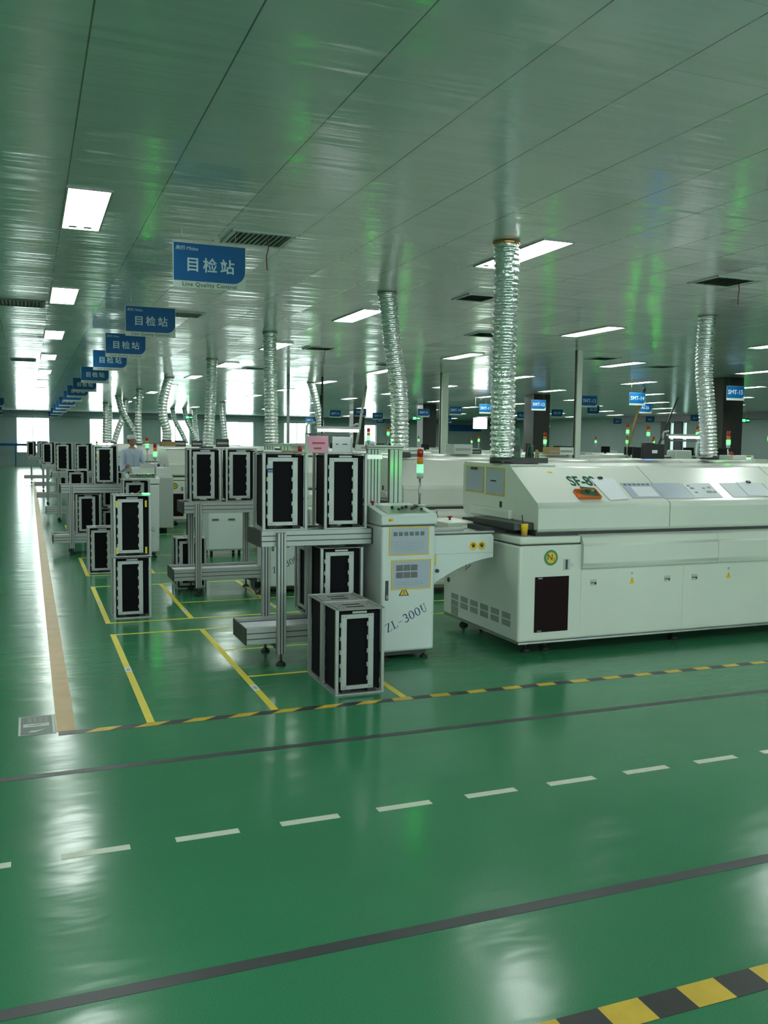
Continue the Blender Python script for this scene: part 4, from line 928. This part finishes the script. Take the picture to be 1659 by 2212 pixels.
# left edge racks and blue signs
for i, y in enumerate((33.0, 37.5)):
    t = thing('storage_rack', ['dark storage rack at the left picture edge', 'dark storage rack farther along the left wall'][i], 'rack', (-2.4, y, 0))
    for x in (0, .6):
        for yy in (0, 1.4): MB().box(x-.02, x+.02, yy-.02, yy+.02, 0, 1.5, 'darksteel').build('post', t)
    for z in (.3, .7, 1.1, 1.48): MB().box(-.02, .62, -.02, 1.42, z, z+.02, 'darksteel').build('shelf', t)
for i, (x, y) in enumerate([(-1.35, 36), (-1.6, 43), (-1.75, 50)]):
    t = hang_board('hanging_sign', 'dark blue hanging sign at the left picture edge, %s of three' % ORD[i], x, y, 2.8, .545, .33, None, None, 'blue signs at the left picture edge')
# exit signs
for i, (x, y, z) in enumerate([(6.6, 40, 2.6), (14.0, 32, 2.55), (18.6, 30, 2.3), (21.6, 22.8, 2.45)]):
    t = thing('exit_sign', 'small green lit exit sign %s' % ['in front of the third window', 'beside the leaning duct', 'on the pillar by the SMT-12 sign', 'in the dark corner at the right edge'][i], 'exit sign', (x, y, z))
    MB().box(-.17, .17, -.02, .02, 0, .14, 'green').build('sign_body', t); MB().box(-.14, -.02, -.022, -.02, .03, .11, 'greencore').box(.02, .14, -.022, -.02, .05, .09, 'greencore').build('lit_symbol', t)
    MB().tube([(0, 0, .14), (0, 0, CEIL-z)], .008, 'steel', 6).build('hanging_rod', t)

# ------------------------------------------------------------------ people
def person(label, x, y, H, face, arms, scale=1.0):
    t = thing('person', label, 'person', (x, y, 0), face)
    me = bpy.data.meshes.new('body'); k = H/1.72
    V = [(0, 0, .95), (0, 0, 1.08), (0, 0, 1.25), (0, 0, 1.40), (0, .0, 1.47), (0, -.01, 1.52),
         (.17, 0, 1.40), (.22, -.03, 1.16), arms[0], arms[1], (-.17, 0, 1.40), (-.22, -.03, 1.16), (-arms[0][0], arms[0][1], arms[0][2]), (-arms[1][0], arms[1][1], arms[1][2]),
         (.09, 0, .88), (.10, 0, .48), (.10, .01, .08), (.10, -.13, .04), (-.09, 0, .88), (-.10, 0, .48), (-.10, .01, .08), (-.10, -.13, .04)]
    R = [.14, .13, .145, .13, .055, .05, .062, .048, .036, .03, .062, .048, .036, .03, .09, .062, .042, .035, .09, .062, .042, .035]
    Eg = [(0, 1), (1, 2), (2, 3), (3, 4), (4, 5), (3, 6), (6, 7), (7, 8), (8, 9), (3, 10), (10, 11), (11, 12), (12, 13), (0, 14), (14, 15), (15, 16), (16, 17), (0, 18), (18, 19), (19, 20), (20, 21)]
    me.from_pydata([(a*k, b*k, c*k) for a, b, c in V], Eg, []); o = bpy.data.objects.new('body', me); COL.objects.link(o); o.parent = t
    sm = o.modifiers.new('s', 'SKIN'); sv = me.skin_vertices[0].data
    for i, r in enumerate(R): sv[i].radius = (r*k*(1.15 if i < 4 else 1), r*k*(.8 if i < 4 else 1))
    sv[0].use_root = True
    ss = o.modifiers.new('u', 'SUBSURF'); ss.levels = 2; ss.render_levels = 2
    me.materials.append(MT['shirt']); me.materials.append(MT['trousers']); me.materials.append(MT['skin'])
    dg = bpy.context.evaluated_depsgraph_get(); m2 = bpy.data.meshes.new_from_object(o.evaluated_get(dg)); o.modifiers.clear(); o.data = m2
    while len(m2.materials) < 3: m2.materials.append(MT['shirt'])
    for j, nm in enumerate(('shirt', 'trousers', 'skin')): m2.materials[j] = MT[nm]
    for p in m2.polygons:
        c = p.center/k; p.use_smooth = True
        p.material_index = 1 if c.z < .72 else (2 if c.z > 1.455 and abs(c.x) < .09 else 0)
        hand = Vector(arms[1])
        if min((c-hand).length, (Vector((-c.x, c.y, c.z))-hand).length) < .05: p.material_index = 2
    # head with face
    b = MB(); bm = b.bm
    bmesh.ops.create_uvsphere(bm, u_segments=24, v_segments=18, radius=1)
    for v in bm.verts:
        x_, y_, z_ = v.co; w = .073*(1-.22*max(0, -z_)**1.5); v.co = (x_*w, y_*.092-.008*max(0, -z_), z_*.115)
        if y_ < -.85 and -.25 < z_ < .15 and abs(x_) < .16: v.co.y -= .018
    for f in bm.faces: f.smooth = True; f.material_index = 0
    b.mats = ['skin']; b.xf(Matrix.Translation((0, -.012, 1.605)) @ Matrix.Rotation(math.radians(14), 4, 'X') ); b.xf(Matrix.Scale(k, 4))
    hd = b.build('head', t)
    b = MB()
    for sx in (-1, 1): b.box(sx*.03-.011, sx*.03+.011, -.101, -.095, 1.607, 1.613, 'ink'); b.box(sx*.03-.014, sx*.03+.014, -.101, -.094, 1.627, 1.631, 'hair')
    b.box(-.02, .02, -.105, -.098, 1.538, 1.543, 'redplain'); b.xf(Matrix.Scale(k, 4)); b.build('face_features', hd)
    b = MB()
    for sx in (-1, 1): b.tube([(sx*.068, 0, 1.585), (sx*.078, .005, 1.605), (sx*.072, .008, 1.628)], [.008, .014, .008], 'skin', 8)
    b.xf(Matrix.Scale(k, 4)); b.build('ear', hd)
    b = MB().tube([(0, .014, 1.55), (0, .012, 1.60), (0, .004, 1.65)], [.06, .083, .085], 'hair', 20); b.xf(Matrix.Scale(k, 4)); b.build('hair', t)
    b = MB().tube([(0, -.004, 1.640), (0, -.004, 1.665), (0, 0, 1.70), (0, .005, 1.722), (0, .005, 1.730)], [.092, .094, .1, .085, .03], 'paper', 24); b.xf(Matrix.Scale(k, 4)); b.build('cap', t)
    b = MB().prism([(-.07, 1.40), (0, 1.33), (.07, 1.40), (.055, 1.46), (0, 1.37), (-.055, 1.46)], 'y', -.122, -.112, 'paper'); b.xf(Matrix.Scale(k, 4)); b.build('collar', t)
    b = MB().box(-.003, .003, -.135, -.125, .8, 1.33, 'cabinetgrey'); b.xf(Matrix.Scale(k, 4)); b.build('placket', t)
    # hands
    for sx in (-1, 1):
        h = Vector((sx*arms[1][0], arms[1][1], arms[1][2])); b = MB()
        d = Vector((0, -1, -.15))
        b.tube([h, h+d*.045, h+d*.085], [.028, .036, .032], 'skin', 10)
        for q in range(4):
            ox = (-.024+q*.016); L = (.06, .07, .066, .05)[q]; s0 = h+d*.08+Vector((ox, 0, 0))
            b.tube([s0, s0+Vector((0, -L*.6, -.01)), s0+Vector((0, -L*.9, -.03))], [.009, .008, .006], 'skin', 6)
        s0 = h+d*.03+Vector((-sx*.03, 0, 0)); b.tube([s0, s0+Vector((-sx*.02, -.03, -.005)), s0+Vector((-sx*.022, -.055, -.012))], [.011, .009, .007], 'skin', 6)
        b.xf(Matrix.Scale(k, 4)); b.build('hand', t)
    return t
person('person in a white cap and pale blue work coat looking down at a machine', 1.97, 19.0, 1.74, math.radians(14), [(.26, -.12, 1.0), (.16, -.33, 1.06)][0:1]+[(.20, -.28, 1.12)])
person('person in a pale cap, only the head showing above the far machines', 5.9, 15.6, 1.68, math.radians(200), [(.26, -.08, .98), (.20, -.28, 1.0)])
